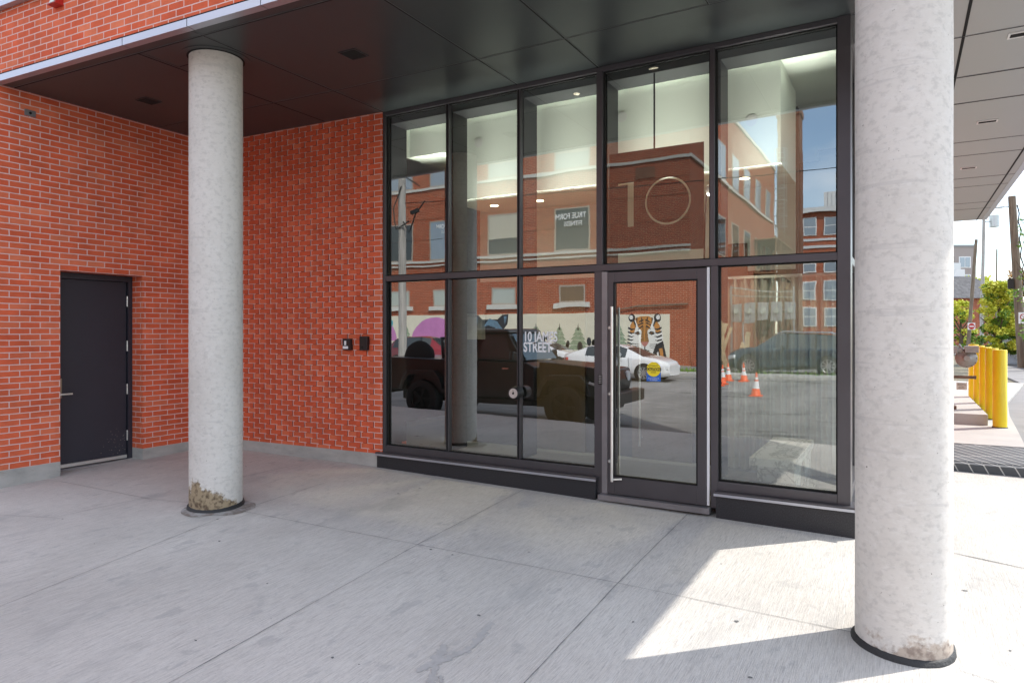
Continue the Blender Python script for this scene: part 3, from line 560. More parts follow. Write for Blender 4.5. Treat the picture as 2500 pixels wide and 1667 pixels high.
for k, (a, b_, z1) in enumerate(((-4.25, -3.35, 2.15), (-2.75, -2.05, 2.15), (-3.2, -2.95, 2.75), (-1.85, -1.45, 2.5))):
    mb = MB(); mb.box(a, b_, 7.575, 7.62, .07, z1); o = mb.build('inner_door', 'tan_door', B, bevel=.003)
    if k < 2:
        MB().lathe((a + .12, 7.50, .22), [(0, .011), (1.35, .011)], n=12).build('pull_handle', 'bright_steel', o)
        for z in (.32, 1.47): MB().bar((a + .12, 7.50, z), (a + .12, 7.58, z), .012).build('handle_stud', 'bright_steel', o)
mb = MB(); mb.box(-3.9, -1.0, GY + .35, 7.4, .068, .071)
for k in range(86): y = GY + .37 + k * .0138 * 1.25; mb.box(-3.9, -1.0, y, y + .006, .071, .075, 1) if y < 7.38 else None
mb.build('entry_mat', ['mat_grille', 'mat_bar'], B)

# ------------------------------------------------------------------ columns
def column(x, y, z0, label, seed, mat):
    random.seed(seed)
    t = thing('concrete_column', (x, y, z0), label, 'column')
    n = 64; mb = MB(); r = .2225; vs = []; zz = [z0 - .1] + [z0 + .0 + k * .1 for k in range(1, 41)]; zz = [z for z in zz if z < ZS] + [ZS]
    for z in zz: vs += [Vector((x + (r + .0008 * math.sin(7 * z + k)) * math.cos(2 * math.pi * k / n), y + r * math.sin(2 * math.pi * k / n), z)) for k in range(n)]
    mb.mesh(vs, [(i * n + k, i * n + (k + 1) % n, (i + 1) * n + (k + 1) % n, (i + 1) * n + k) for i in range(len(zz) - 1) for k in range(n)], 0, True)
    mb.build('shaft', mat, t)
    mb = MB(); n = 72; prof = []
    for k in range(n):
        a = 2 * math.pi * k / n; prof.append((a, .241 + .004 * math.sin(3 * a + seed) + random.uniform(-.0012, .0012), .024 + .006 * math.sin(2 * a) + random.uniform(-.0015, .0015)))
    vs = []
    for a, ro, h in prof: vs.append((x + ro * math.cos(a), y + ro * math.sin(a), gz(x + ro * math.cos(a), y + ro * math.sin(a)) - .01))
    for a, ro, h in prof: vs.append((x + (ro - .006) * math.cos(a), y + (ro - .006) * math.sin(a), gz(x, y + .24 * math.sin(a)) + h))
    for a, ro, h in prof: vs.append((x + .22 * math.cos(a), y + .22 * math.sin(a), gz(x, y + .24 * math.sin(a)) + h + .008))
    mb.mesh(vs, [(i * n + k, i * n + (k + 1) % n, (i + 1) * n + (k + 1) % n, (i + 1) * n + k) for i in range(2) for k in range(n)], 0, True)
    mb.build('base_sealant', 'rubber_seal', t)
    mb = MB(); mb.lathe((x, y, ZS - .004), [(0, .29), (.004, .29)], n=48); mb.lathe((x, y, ZS - .007), [(0, .24), (.004, .24)], n=48, mi=1)
    mb.build('ceiling_collar', ['soffit_dark', 'joint_black'], t)
    return t
c1 = column(-5.31, 3.91, gz(-5.31, 3.91), 'concrete column in front of the brick walls, its foot worn and rust brown', 3, 'concrete_column_worn')
c2 = column(0, 4.07, gz(0, 4.07), 'concrete column in the near foreground beside the sunlit pavement patch', 5, 'concrete_column_near')
# ------------------------------------------------------------------ things on and under the building
def downlight(x, y, label, s=.075, group='square recessed downlights in the soffit', lens='joint_black'):
    t = thing('downlight', (x, y, ZS), label, 'light', group)
    mb = MB(); mb.box(x - s, x + s, y - s, y + s, ZS - .003, ZS - .0015); mb.build('recess', 'joint_black', t)
    mb = MB()
    for a in ((x - s - .008, x + s + .008, y - s - .008, y - s), (x - s - .008, x + s + .008, y + s, y + s + .008), (x - s - .008, x - s, y - s, y + s), (x + s, x + s + .008, y - s, y + s)): mb.box(*a, ZS - .006, ZS)
    mb.build('trim', 'soffit_dark' if lens == 'joint_black' else lens, t)
downlight(-6.89, 4.265, 'square recessed downlight in the dark soffit left of the worn column', .085)
downlight(-4.174, 4.445, 'square recessed downlight in the dark soffit right of the worn column', .085)
for y, l in ((6.874, 'nearest'), (9.548, 'middle'), (12.125, 'farthest')):
    t = thing('slot_light', (.85, y, ZS), 'small slot light in the pale alley soffit, %s of the three' % l, 'light', 'slot lights in the alley soffit')
    mb = MB(); mb.box(.85 - .085, .85 + .085, y - .045, y + .045, ZS - .003, ZS - .0015); mb.build('lens', 'joint_black', t)
    mb = MB()
    for a in ((.75, .95, y - .06, y - .045), (.75, .95, y + .045, y + .06), (.75, .765, y - .045, y + .045), (.935, .95, y - .045, y + .045)): mb.box(*a, ZS - .007, ZS)
    mb.build('trim', 'white_paint', t)
# lobby ceiling lights
for x, l in ((-4.09, 'leftmost'), (-3.50, 'middle'), (-1.30, 'rightmost')):
    t = thing('lobby_downlight', (x, 6.67, 3.0), 'round lit downlight under the white lobby bulkhead, %s of three' % l, 'light', 'lit lobby downlights')
    MB().lathe((x, 6.67, 2.996), [(0, .045), (.003, .045)], n=24).build('lens', 'lamp_warm', t)
    MB().lathe((x, 6.67, 2.9985), [(0, .085), (.0015, .085)], n=32).build('trim', 'white_paint', t)
    ld = bpy.data.lights.new('bulb_light', 'SPOT'); ld.energy = 28; ld.spot_size = R(84); ld.color = (1, .85, .62); ld.shadow_soft_size = .04
    lo = bpy.data.objects.new('bulb_light', ld); C.objects.link(lo); lo.parent = t; lo.location = (0, 0, -.02)
for x_, z_ in ((-4.0, 3.60), (-2.35, 3.62), (-1.15, 3.4)):
    MB().lathe((x_, 6.199, z_), [(0, .05), (.0012, .05)], (0, -1, 0), 28).build('sprinkler_cover', 'white_paint', B)
t = thing('smoke_detector', (-2.75, 6.02, 3.9), 'round white smoke detector on the lobby ceiling', 'detector')
MB().lathe((-2.75, 6.02, 3.9), [(0, .06), (-.012, .06), (-.02, .04), (-.045, .03), (-.05, .022)], n=28).build('base', 'frame_beige', t)
# hanging sign
sg = thing('hanging_sign', (-1.95, 5.895, 3.88), 'black hanging panel with a large number 10 cut out of it, behind the glass', 'sign')
k_ = .9357
cu = bpy.data.curves.new('panel', 'CURVE'); cu.dimensions = '2D'; cu.fill_mode = 'BOTH'; cu.extrude = .004
def spl(pts):
    s_ = cu.splines.new('POLY'); s_.points.add(len(pts) - 1)
    for i, (a, b_) in enumerate(pts): s_.points[i].co = (a, b_, 0, 1)
    s_.use_cyclic_u = True
fx = lambda x: x * k_; fz = lambda z: 1.55 + (z - 1.55) * k_
spl([(fx(-2.52), fz(2.312)), (fx(-1.59), fz(2.312)), (fx(-1.59), fz(3.30)), (fx(-2.52), fz(3.30))])
spl([(fx(-2.432), fz(3.0)), (fx(-2.268), fz(3.0)), (fx(-2.268), fz(2.568)), (fx(-2.332), fz(2.568)), (fx(-2.332), fz(2.980)), (fx(-2.432), fz(2.980))])
cx_, cz_ = fx(-1.932), fz(2.787); ra, rb = .2085, .212
spl([(cx_ + ra * math.cos(a * math.pi / 32), cz_ + rb * math.sin(a * math.pi / 32)) for a in range(64)])
spl([(cx_ + (ra - .018) * math.cos(a * math.pi / 32), cz_ + (rb - .018) * math.sin(a * math.pi / 32)) for a in range(64)])
tmp = bpy.data.objects.new('t', cu); me = bpy.data.meshes.new_from_object(tmp)
mb = MB(); mb.mesh([(v.co.x, 5.895 + v.co.z, v.co.y) for v in me.vertices], [tuple(p.vertices) for p in me.polygons]); mb.build('panel', 'sign_black', sg)
bpy.data.objects.remove(tmp)
MB().lathe((-1.93, 5.895, fz(3.30)), [(0, .008), (3.9 - fz(3.30) - .03, .008)], n=10).build('rod', 'black_plastic', sg)
MB().lathe((-1.93, 5.895, 3.9), [(0, .05), (-.008, .05), (-.012, .02), (-.035, .016)], n=20).build('ceiling_mount', 'frame_beige', sg)
sp = thing('wall_spotlight', (-1.50, 6.1, 2.80), 'small stepped silver spotlight beside the black number panel', 'spotlight')
MB().lathe((-1.49, 6.1, 2.80), [(0, .055), (.03, .055), (.032, .042), (.06, .042), (.062, .028), (.085, .026), (.09, .012)], (.9, -.4, 0), 24).build('head', 'bright_steel', sp)
MB().tube([(-1.52, 6.12, 2.80), (-1.54, 6.14, 2.6), (-1.55, 6.15, 2.2)], .008, 6).build('cable', 'cable', sp)
# transom light bars; all but the one under the panel are added fill light
ub = []
for q, (xa_, xb_, nm) in enumerate(((-4.90, -4.19, 'leftmost'), (-4.09, -3.33, 'added fill, second from the left'), (-3.23, -2.48, 'added fill, left of the number panel'), (-2.34, -1.43, 'under the number panel'), (-1.32, -.50, 'rightmost'))):
    up = thing('fill_light_bar', ((xa_ + xb_) / 2, GY + .15, 2.165), 'pale lit light bar lying on the transom behind the glass, ' + nm, 'light', 'light bars on the lobby transom')
    MB().box(xa_, xb_, GY + .115, GY + .185, 2.162, 2.172).build('housing', 'white_paint', up)
    MB().box(xa_ + .02, xb_ - .02, GY + .125, GY + .175, 2.1725, 2.174).build('lens', 'fill_bar_glow', up)
    ld = bpy.data.lights.new('bar_fill_light', 'AREA'); ld.shape = 'RECTANGLE'; ld.size = xb_ - xa_ - .05; ld.size_y = .05; ld.energy = 4.2 * (xb_ - xa_); ld.color = (1, .99, .93); ld.spread = R(42)
    lo = bpy.data.objects.new('bar_fill_light', ld); C.objects.link(lo); lo.parent = up; lo.location = (0, .0, .012); lo.rotation_euler = (R(180 - 2), 0, 0)
# marble bench
bn = thing('marble_bench', (-.94, 6.6, .068), 'veined white marble bench on a curved pedestal behind the right-hand glass', 'bench')
mb = MB(); mb.box(-1.13, -.76, 5.99, 7.28, .41, .48); mb.build('seat', 'marble', bn, bevel=.004)
def leg(y0, y1):
    mb = MB(); pr = [(-.30, .085), (.30, .085), (.22, .15), (.19, .24), (.22, .33), (.28, .41), (-.28, .41), (-.22, .33), (-.19, .24), (-.22, .15)]
    o = (y0 + y1) / 2
    mb.prism([(p[0] * 1.0, p[1]) for p in pr], (-.78, o, 0), (0, 1, 0), (0, 0, 1), -.30); return mb
for y in (6.28, 6.99): leg(y - .1, y + .1).build('leg', 'marble', bn, bevel=.004)
MB().box(-1.10, -.72, 5.895, 7.28, .068, .088).build('plinth', 'marble', bn, bevel=.003)
# sheer curtain
mb = MB(); vs = []; n = 130
for k in range(n + 1):
    f = k / n; x = -1.62 + 1.10 * f; y = 7.40 + .03 * math.sin(f * 70) + .018 * math.sin(f * 131 + 1)
    vs += [(x, y, .10), (x, y, 2.10)]
mb.mesh(vs, [(2 * i, 2 * i + 2, 2 * i + 3, 2 * i + 1) for i in range(n)], 0, True)
cu_ = thing('sheer_curtain', (-1.1, 7.4, .1), 'pale pleated sheer curtain hanging behind the marble bench', 'curtain'); mb.build('cloth', 'curtain_cloth', cu_)
MB().box(-1.65, -.50, 7.37, 7.43, 2.10, 2.13).build('track', 'white_paint', cu_)
# fire safety plan box
fb = thing('document_box', (-4.97, 7.5, 1.44), 'pale metal document box reading FIRE SAFETY PLAN in the dim lobby', 'box')
mb = MB(); x0, z0 = -5.14, 1.44; mb.box(x0, x0 + .33, 7.52, 7.62, z0, z0 + .34); bx_ = mb.build('case', 'fire_box', fb, bevel=.004)
text_mb('FIRE SAFETY PLAN', .045, (x0 + .02, 7.518, z0 + .295), (1, 0, 0), (0, 0, 1), .68).build('lettering', 'sticker_black', fb)
mb = MB(); mb.box(x0 + .05, x0 + .075, 7.505, 7.52, z0 + .10, z0 + .18); mb.build('latch', 'chrome', fb)
# door operator knob, keypad, stickers, card readers
kn = thing('door_push_button', (-3.244, GY - .05, .945), 'round steel push button in a black drum on the lobby mullion', 'button')
MB().lathe((-3.283, GY - .03, .945), [(0, .062), (.10, .062), (.103, .058)], (0, -1, 0), 36).build('drum', 'black_plastic', kn)
MB().lathe((-3.283, GY - .133, .945), [(0, .048), (.004, .047)], (0, -1, 0), 36).build('face_plate', 'bright_steel', kn)
MB().lathe((-3.283, GY - .1375, .945), [(0, .011), (.001, .011)], (0, -1, 0), 20).build('keyhole', 'joint_black', kn)
mb = MB(); mb.lathe((-3.283, GY - .1375, .972), [(0, .004), (.001, .004)], (0, -1, 0), 10); mb.bar((-3.283, GY - .138, .965), (-3.276, GY - .138, .955), .003); mb.build('wheelchair_mark', 'sticker_black', kn)
k2 = thing('inner_push_button', (-2.52, 6.35, 1.0), 'round metal push button seen through the glass left of the entrance door', 'button')
MB().lathe((-2.62, 6.30, 1.01), [(0, .055), (.006, .054)], (0, -1, 0), 30).build('face_plate', 'galvanised', k2)
MB().lathe((-2.62, 6.2935, 1.01), [(0, .015), (.001, .015)], (0, -1, 0), 16).build('keyhole', 'joint_black', k2)
MB().box(-2.66, -2.58, 6.306, 6.36, .06, 1.07).build('post', 'frame_dark', k2)
kp = thing('keypad', (-2.40, GY - .06, 1.05), 'narrow black keypad on the frame beside the entrance door', 'keypad')
MB().box(-2.423, -2.380, D0 - .016, D0, 1.06, 1.155).build('case', 'black_plastic', kp, bevel=.003)
mb = MB()
for i in range(5):
    for j in range(2): mb.lathe((-2.409 + j * .016, D0 - .016, 1.078 + i * .016), [(0, .0045), (.001, .0045)], (0, -1, 0), 10)
mb.build('keys', 'galvanised', kp)
ex = thing('exit_button', (-2.5, 6.1, 1.0), 'small red call button seen through the glass beside the keypad', 'button')
MB().box(-2.50, -2.47, 6.00, 6.03, 1.02, 1.15).build('case', 'red_paint', ex)
MB().lathe((-2.485, 5.995, 1.085), [(0, .009), (.004, .008)], (0, -1, 0), 12).build('push_cap', 'sticker_white', ex)
ad = text_mb('10 JAMES', .132, (-3.241, GY - .004, 1.452), (1, 0, 0), (0, 0, 1), .72, .003); text_mb('STREET', .132, (-3.241, GY - .004, 1.349), (1, 0, 0), (0, 0, 1), .72, .003, mb=ad)
top(ad, 'address_lettering', 'sticker_white', 'white address letters 10 JAMES STREET stuck on the lobby glass', 'lettering')
cs = thing('caution_decal', (-1.90, DY - .004, 1.2), 'yellow and blue CAUTION automatic door decal on the door glass', 'decal')
mb = MB(); mb.box(-1.966, -1.838, DY - .003, DY - .002, 1.108, 1.215); mb.build('blue_field', 'blue_sticker', cs)
mb = MB(); mb.lathe((-1.902, DY - .0035, 1.213), [(0, .064), (.001, .064)], (0, -1, 0), 40); mb.build('yellow_disc', 'yellow_sticker', cs)
mb = MB(); mb.box(-1.966, -1.838, DY - .0056, DY - .0046, 1.200, 1.228); mb.build('black_band', 'sticker_black', cs)
text_mb('CAUTION', .030, (-1.902, DY - .006, 1.2035), (1, 0, 0), (0, 0, 1), .86, .0008, align='CENTER').build('lettering', 'yellow_sticker', cs)
t2 = text_mb('AUTOMATIC', .017, (-1.902, DY - .006, 1.238), (1, 0, 0), (0, 0, 1), .95, align='CENTER'); text_mb('DOOR', .017, (-1.902, DY - .006, 1.181), (1, 0, 0), (0, 0, 1), 1., align='CENTER', mb=t2); t2.build('lettering', 'sticker_black', cs)
t3 = text_mb('ACTIVATE SWITCH', .0125, (-1.902, DY - .006, 1.130), (1, 0, 0), (0, 0, 1), .95, align='CENTER'); text_mb('TO OPERATE', .0125, (-1.902, DY - .006, 1.115), (1, 0, 0), (0, 0, 1), .95, align='CENTER', mb=t3); t3.build('lettering', 'sticker_white', cs)
un = Vector((MBK, -1, 0)).normalized(); ut = Vector((1, MBK, 0)).normalized()
def onwall(x): return Vector((x, yb(x), 0))
def wbox(mb, x, du, z0, z1, o0, o1, mi=0):
    c = onwall(x); a, b_ = c - ut * du + un * o1, c + ut * du + un * o1; c2_, d = c + ut * du + un * o0, c - ut * du + un * o0
    mb.hexa([(a.x, a.y), (b_.x, b_.y), (c2_.x, c2_.y), (d.x, d.y)], z0, z1, mi)
cr = thing('card_reader', (-5.47, yb(-5.47), 1.4), 'black card reader with white stickers on the textured brick wall', 'card reader')
mb = MB(); wbox(mb, -5.463, .056, 1.335, 1.465, 0, .05); mb.build('case', 'black_plastic', cr, bevel=.004)
mb = MB(); wbox(mb, -5.475, .038, 1.350, 1.380, .05, .0515); wbox(mb, -5.478, .014, 1.390, 1.440, .05, .0515); mb.build('sticker', 'sticker_white', cr)
i_ = thing('intercom_unit', (-5.22, yb(-5.22), 1.4), 'plain black intercom unit nearest the glass on the textured brick wall', 'intercom')
mb = MB(); wbox(mb, -5.220, .054, 1.335, 1.492, 0, .055); mb.build('case', 'black_plastic', i_, bevel=.006)
mb = MB(); c = onwall(-5.235) + un * .055; mb.lathe((c.x, c.y, 1.37), [(0, .016), (.004, .014)], un, 18); mb.build('button', 'rim_dark', i_)
ky = thing('key_switch', (-7.70, 3.512, 3.77), 'grey metal key switch plate high on the side brick wall', 'switch')
MB().box(-7.70, -7.693, 3.46, 3.563, 3.735, 3.80).build('plate', 'plate_metal', ky, bevel=.001)
mb = MB(); mb.lathe((-7.693, 3.512, 3.768), [(0, .014), (.006, .012)], (1, 0, 0), 18); mb.build('key_cylinder', 'rim_dark', ky)
fs_ = thing('fire_strobe', fpt(-6.66, 0, 4.5), 'small red wedge-shaped alarm light on the upper brickwork', 'alarm')
mb = MB(); a = fpt(-6.72, 0, 0); b_ = fpt(-6.60, 0, 0)
pr = [(0, 4.50), (.075, 4.505), (.02, 4.62), (0, 4.63)]
vs = [fpt(-6.72, o, z) for o, z in pr] + [fpt(-6.60, o, z) for o, z in pr]
mb.mesh(vs, [(0, 1, 2, 3), (7, 6, 5, 4), (0, 4, 5, 1), (1, 5, 6, 2), (2, 6, 7, 3), (3, 7, 4, 0)]); mb.build('housing', 'red_paint', fs_, recalc=True)
mb = MB(); mb.mesh([fpt(-6.70, .073, 4.515), fpt(-6.62, .073, 4.515), fpt(-6.62, .036, 4.60), fpt(-6.70, .036, 4.60)], [(0, 1, 2, 3)]); mb.build('lens', 'pane_pale', fs_)

# ================================================================== RIGHT SIDE: service pad and alley
def bollard(y, x, label):
    t = thing('bollard', (x, y, .07), label, 'bollard', 'yellow bollards along the alley')
    r = .093; MB().lathe((x, y, .07), [(0, r), (1.185, r), (1.192, r - .006)], n=36).build('post', 'bollard_yellow', t)
    MB().lathe((x, y, .0705), [(0, .105), (.012, .100)], n=36).build('base_ring', 'rubber_seal', t)
    return t
for (y, x), l in zip(((12.76, 1.295), (13.90, 1.30), (15.05, 1.31), (16.4, 1.322), (17.7, 1.33)), ('nearest', 'second nearest', 'middle', 'second farthest', 'farthest')):
    bollard(y, x, 'yellow steel bollard beside the gas meter slab, %s of the five' % l)
top(MB().box(-.36, 1.16, 12.92, 16.75, .065, .24), 'meter_slab', 'sidewalk_old', 'low raised concrete slab carrying the gas meter', 'slab', bevel=.008)
gm = thing('gas_meter', (.7, 13.6, .24), 'grey gas regulator with round diaphragm on brown pipes beside the yellow bollards', 'gas meter')
MB().lathe((.924, 13.70, 1.096), [(0, .09), (.01, .155), (.03, .16), (.045, .16), (.06, .15), (.085, .08), (.10, .05), (.12, .045)], (.05, -1, 0), 36).build('diaphragm', 'gas_grey', gm)
for k in range(12): a = k * math.pi / 6; MB().lathe((.924 + .145 * math.cos(a), 13.68, 1.096 + .145 * math.sin(a)), [(0, .009), (.045, .009)], (.05, -1, 0), 6).build('bolt', 'gas_brown', gm)
mb = MB(); mb.tube([(.62, 13.65, 1.22), (.86, 13.65, 1.24)], .055, 16); mb.box(.72, .80, 13.58, 13.72, 1.17, 1.30); mb.box(.90, 1.09, 13.55, 13.75, 1.19, 1.30); mb.tube([(.93, 13.65, 1.10), (.86, 13.62, 1.26), (.82, 13.62, 1.33)], .018, 8); mb.build('regulator_body', 'gas_grey', gm, bevel=.004)
mb = MB(); mb.tube([(.66, 13.6, .26), (.66, 13.6, 1.44)], .032, 12); mb.tube([(.66, 13.6, .78), (1.03, 13.6, .78)], .026, 12); mb.lathe((1.03, 13.6, .78), [(0, .03), (.03, .03)], (1, 0, 0), 12); mb.tube([(.60, 13.6, 1.40), (.78, 13.6, 1.40)], .02, 8)
for z in (.42, .60, .95, 1.06, 1.2, 1.38): mb.lathe((.66, 13.6, z), [(0, .048), (.03, .048)], n=10)
mb.box(.60, .78, 13.5, 13.7, .24, .30); mb.box(.55, .72, 13.1, 13.25, .24, .34); mb.tube([(.52, 13.15, .3), (.52, 13.15, 1.3)], .03, 10); mb.tube([(.36, 13.6, 1.1), (.66, 13.6, 1.1)], .03, 10)
mb.build('pipework', 'gas_brown', gm)
mb = MB(); mb.box(.78, .93, 13.555, 13.56, .57, .69); mb.bar((.79, 13.56, .69), (.79, 13.59, .77), .004); mb.bar((.92, 13.56, .69), (.92, 13.59, .77), .004); tg = mb.build('warning_tag', 'bag_pale', gm)
t4 = text_mb('EMERGENCY', .021, (.855, 13.553, .665), (1, 0, 0), (0, 0, 1), .95, align='CENTER'); text_mb('GENERATOR', .021, (.855, 13.553, .642), (1, 0, 0), (0, 0, 1), .95, align='CENTER', mb=t4)
text_mb('DO NOT', .021, (.855, 13.553, .61), (1, 0, 0), (0, 0, 1), .95, align='CENTER', mb=t4); text_mb('SHUT OFF', .021, (.855, 13.553, .585), (1, 0, 0), (0, 0, 1), .95, align='CENTER', mb=t4); t4.build('lettering', 'sticker_black', tg)

# position helper for far things: image column / distance turned once into metres on the ground
TH = R(30.01)
def far(px, dep, z=0.):
    l = (px - 1176) / 1553.5; return Vector((dep * (math.cos(TH) * l - math.sin(TH)), dep * (math.sin(TH) * l + math.cos(TH)), z))
def utility_pole(px0, dep, h, r, lean, label, mat='pole_wood', name='utility_pole', z0=0.03):
    p = far(px0, dep, z0); t = thing(name, p, label, 'pole')
    q = p + Vector((math.cos(TH), math.sin(TH), 0)) * lean + Vector((0, 0, h))
    MB().tube([p, p.lerp(q, .5), q], [r, r * .92, r * .8], 14).build('shaft', mat, t); return t, p, q
t, p, q = utility_pole(2349, 28, 7.1, .17, -.45, 'brown leaning utility pole with a street lamp at the right edge', 'pole_brown')
rt = Vector((math.cos(TH), math.sin(TH), 0))
MB().tube([q - Vector((0, 0, .45)), q - rt * .35 - Vector((0, 0, .42))], .022, 8).build('lamp_arm', 'galvanised', t)
mb = MB(); a = q - rt * .35 - Vector((0, 0, .45)); mb.bar(a, a - rt * .62 - Vector((0, 0, .06)), .16, .07); mb.build('lamp_head', 'galvanised', t, bevel=.02)
mb = MB()
for k in range(7): mb.tube([p.lerp(q, .95 - .1 * k) + rt * .2, p.lerp(q, .90 - .1 * k) + rt * (.26 + .04 * (k % 2)), p.lerp(q, .85 - .1 * k) + rt * .2], .025, 6)
mb.bar(p.lerp(q, .52) - rt * .28, p.lerp(q, .46) - rt * .28, .12, .2); mb.build('cable_bundle', 'cable', t)
mb = MB(); a = p.lerp(q, .29) - rt * .02; ns = thing('parking_sign', a, 'small white no-parking sign on the leaning brown pole', 'sign')
fwd = Vector((-math.sin(TH), math.cos(TH), 0))
def flat(mb, c, w_, h_, off, mi=0, th=.01):
    c = Vector(c) - fwd * off; mb.bar(c - rt * w_ / 2, c + rt * w_ / 2, th, h_, mi)
c = a - fwd * .2; flat(mb, c, .34, .46, 0); mb.build('plate', 'white_paint', ns)
mb = MB(); mb.lathe(c - fwd * .012 + Vector((0, 0, .05)), [(0, .12), (.004, .12)], -fwd, 24, 0); mb.lathe(c - fwd * .018 + Vector((0, 0, .05)), [(0, .09), (.002, .09)], -fwd, 24, 1); mb.bar(c - fwd * .022 + Vector((0, 0, .12)) - rt * .07, c - fwd * .022 - rt * -.07 - Vector((0, 0, .02)), .006, .022, 0, up=fwd); mb.build('symbol', ['red_paint', 'white_paint'], ns)
t, p, q = utility_pole(2254, 58, 11.2, .15, .22, 'tall pale utility pole with a transformer box behind the canopy corner')
mb = MB(); a = q + rt * .9 - Vector((0, 0, .75)); mb.lathe(a, [(0, .38), (1.0, .38)], n=20); mb.bar(q - Vector((0, 0, .3)), a + Vector((0, 0, .45)), .1); mb.build('transformer', 'galvanised', t)
t, p, q = utility_pole(2222, 42, 7.2, .11, .55, 'thin crooked grey pole carrying the no entry sign', 'pole_brown')
se = thing('no_entry_sign', far(2227.5, 40.5, 1.8), 'red and white no entry sign on the thin crooked pole', 'sign')
c = far(2227.5, 41.5, 1.55 + 11 * 41.5 / 1553.5); mb = MB(); flat(mb, c, .46, .42, .15); mb.build('plate', 'white_paint', se)
MB().lathe(c - fwd * .158, [(0, .19), (.006, .19)], -fwd, 30).build('red_disc', 'red_paint', se)
mb = MB(); flat(mb, c, .27, .07, .168, th=.006); mb.build('white_bar', 'white_paint', se)
t, p, q = utility_pole(2288, 95, 13, .12, .1, 'distant thin utility pole beyond the yellow tree', 'pole_brown')
# mesh fence along the alley
fe = thing('mesh_fence', far(2310, 50, 0), 'dark screened metal fence running along the alley under the tree', 'fence')
pa = [far(2270, 62, .03), far(2300, 50, .03), far(2325, 40, .03), far(2352, 31, .03), far(2450, 24, .03)]
mb = MB()
for a, b_ in zip(pa, pa[1:]): mb.face([a, b_, b_ + Vector((0, 0, 1.15)), a + Vector((0, 0, 1.15))])
mb.build('screen', 'fence_dark', fe)
mb = MB()
for a, b_ in zip(pa, pa[1:]):
    for k in range(5): p = a.lerp(b_, k / 5) - fwd * .04; mb.bar(p, p + Vector((0, 0, 1.25)), .06)
    mb.bar(a + Vector((0, 0, 1.18)), b_ + Vector((0, 0, 1.18)), .05)
mb.build('rails', 'galvanised', fe)
# trees
def tree(px, dep, w_, h, z0, label, mats, n=2600, name='leafy_tree', trunk=True, lf=.11, seed=1, loc=None):
    random.seed(seed); p = Vector(loc) if loc else far(px, dep, z0); t = thing(name, p, label, 'tree')
    if trunk:
        mb = MB(); tips = []
        mb.tube([p, p + Vector((.05, 0, h * .35)), p + Vector((0, .05, h * .7))], [.14, .10, .04], 9)
        for k in range(9):
            a = random.uniform(0, 6.28); s_ = p + Vector((0, 0, h * random.uniform(.2, .55))); e = s_ + Vector((math.cos(a) * w_ * .35, math.sin(a) * w_ * .35, h * .25)); mb.tube([s_, s_.lerp(e, .5) + Vector((0, 0, .1)), e], [.05, .035, .012], 6)
        mb.build('trunk', 'bark', t)
    clumps = []
    for k in range(46 if n < 5000 else 120):
        a = random.uniform(0, 6.28); rr = w_ / 2 * math.sqrt(random.random()) * .86; zf = random.random()
        rr *= (1 - .75 * max(0, zf - .45)); clumps.append((p + Vector((rr * math.cos(a), rr * math.sin(a), h * (.14 + .80 * zf))), random.uniform(.14, .26) * w_ * .62, random.random()))
    mbs = MB()
    for k in range(n):
        c, r, tone = random.choice(clumps); d = Vector((random.gauss(0, 1), random.gauss(0, 1), random.gauss(0, 1))).normalized() * r * random.random() ** .4
        d.z *= .7; q = c + d; u = Vector((random.gauss(0, 1), random.gauss(0, 1), random.gauss(0, .6))).normalized(); v = u.cross(Vector((random.gauss(0, 1), random.gauss(0, 1), random.gauss(0, 1)))).normalized(); s_ = lf * random.uniform(.6, 1.3)
        mi = 0 if (tone + (q.z - p.z) / h * .5 + random.uniform(-.2, .2)) > .62 and len(mats) > 1 else len(mats) - 1
        mbs.face([q - u * s_, q - v * s_ * .45, q + u * s_, q + v * s_ * .45], mi)
    mbs.build('crown', mats, t); return t
tree(2294, 31, 2.1, 3.95, .03, 'bushy yellow-green tree rising above the screened fence', ['leaf_yellow', 'leaf_green'], 14000, seed=4, lf=.075)
tree(2206, 44, 2.2, 3.6, .03, 'small green tree left of the no entry sign', ['leaf_yellow', 'leaf_green'], 2400, seed=5)
tree(2338, 62, 3.4, 7.5, .03, 'orange autumn tree behind the leaning brown pole', ['leaf_orange', 'leaf_yellow'], 2600, seed=6, lf=.16)
tree(2392, 26, 2.3, 6.9, .03, 'sparse green tree whose twigs reach in at the right edge', ['leaf_green'], 900, seed=8, lf=.075)
tree(2225, 85, 9, 8.6, 0, 'broad green tree in front of the dark-roofed house', ['leaf_yellow', 'leaf_green'], 2600, seed=9, lf=.3)
# house and far flats
p = far(2181, 72, 0); hs = thing('gabled_house', p, 'brick house with a dark shingle roof beyond the small trees', 'house')
def ob(mb, c, hw, hd, z0, z1, mi=0):
    c = Vector(c); q = [c - rt * hw - fwd * hd, c + rt * hw - fwd * hd, c + rt * hw + fwd * hd, c - rt * hw + fwd * hd]; mb.hexa([(a.x, a.y) for a in q], z0, z1, mi)
mb = MB(); ob(mb, p, 3.2, 4, 0, 4.9); mb.build('wall', 'brick_old', hs)
mb = MB(); c = p; q = [c - rt * 3.6 - fwd * 4.4, c + rt * 3.6 - fwd * 4.4, c + rt * 3.6 + fwd * 4.4, c - rt * 3.6 + fwd * 4.4]; q = [Vector((a.x, a.y, 4.85)) for a in q]; r1 = Vector(c + rt * 1.4 - fwd * 1.5); r2 = Vector(c + rt * 1.0 + fwd * 2); r1.z = r2.z = 7.25; r0 = Vector(c - rt * 1.5 - fwd * 1.5); r0.z = 7.2
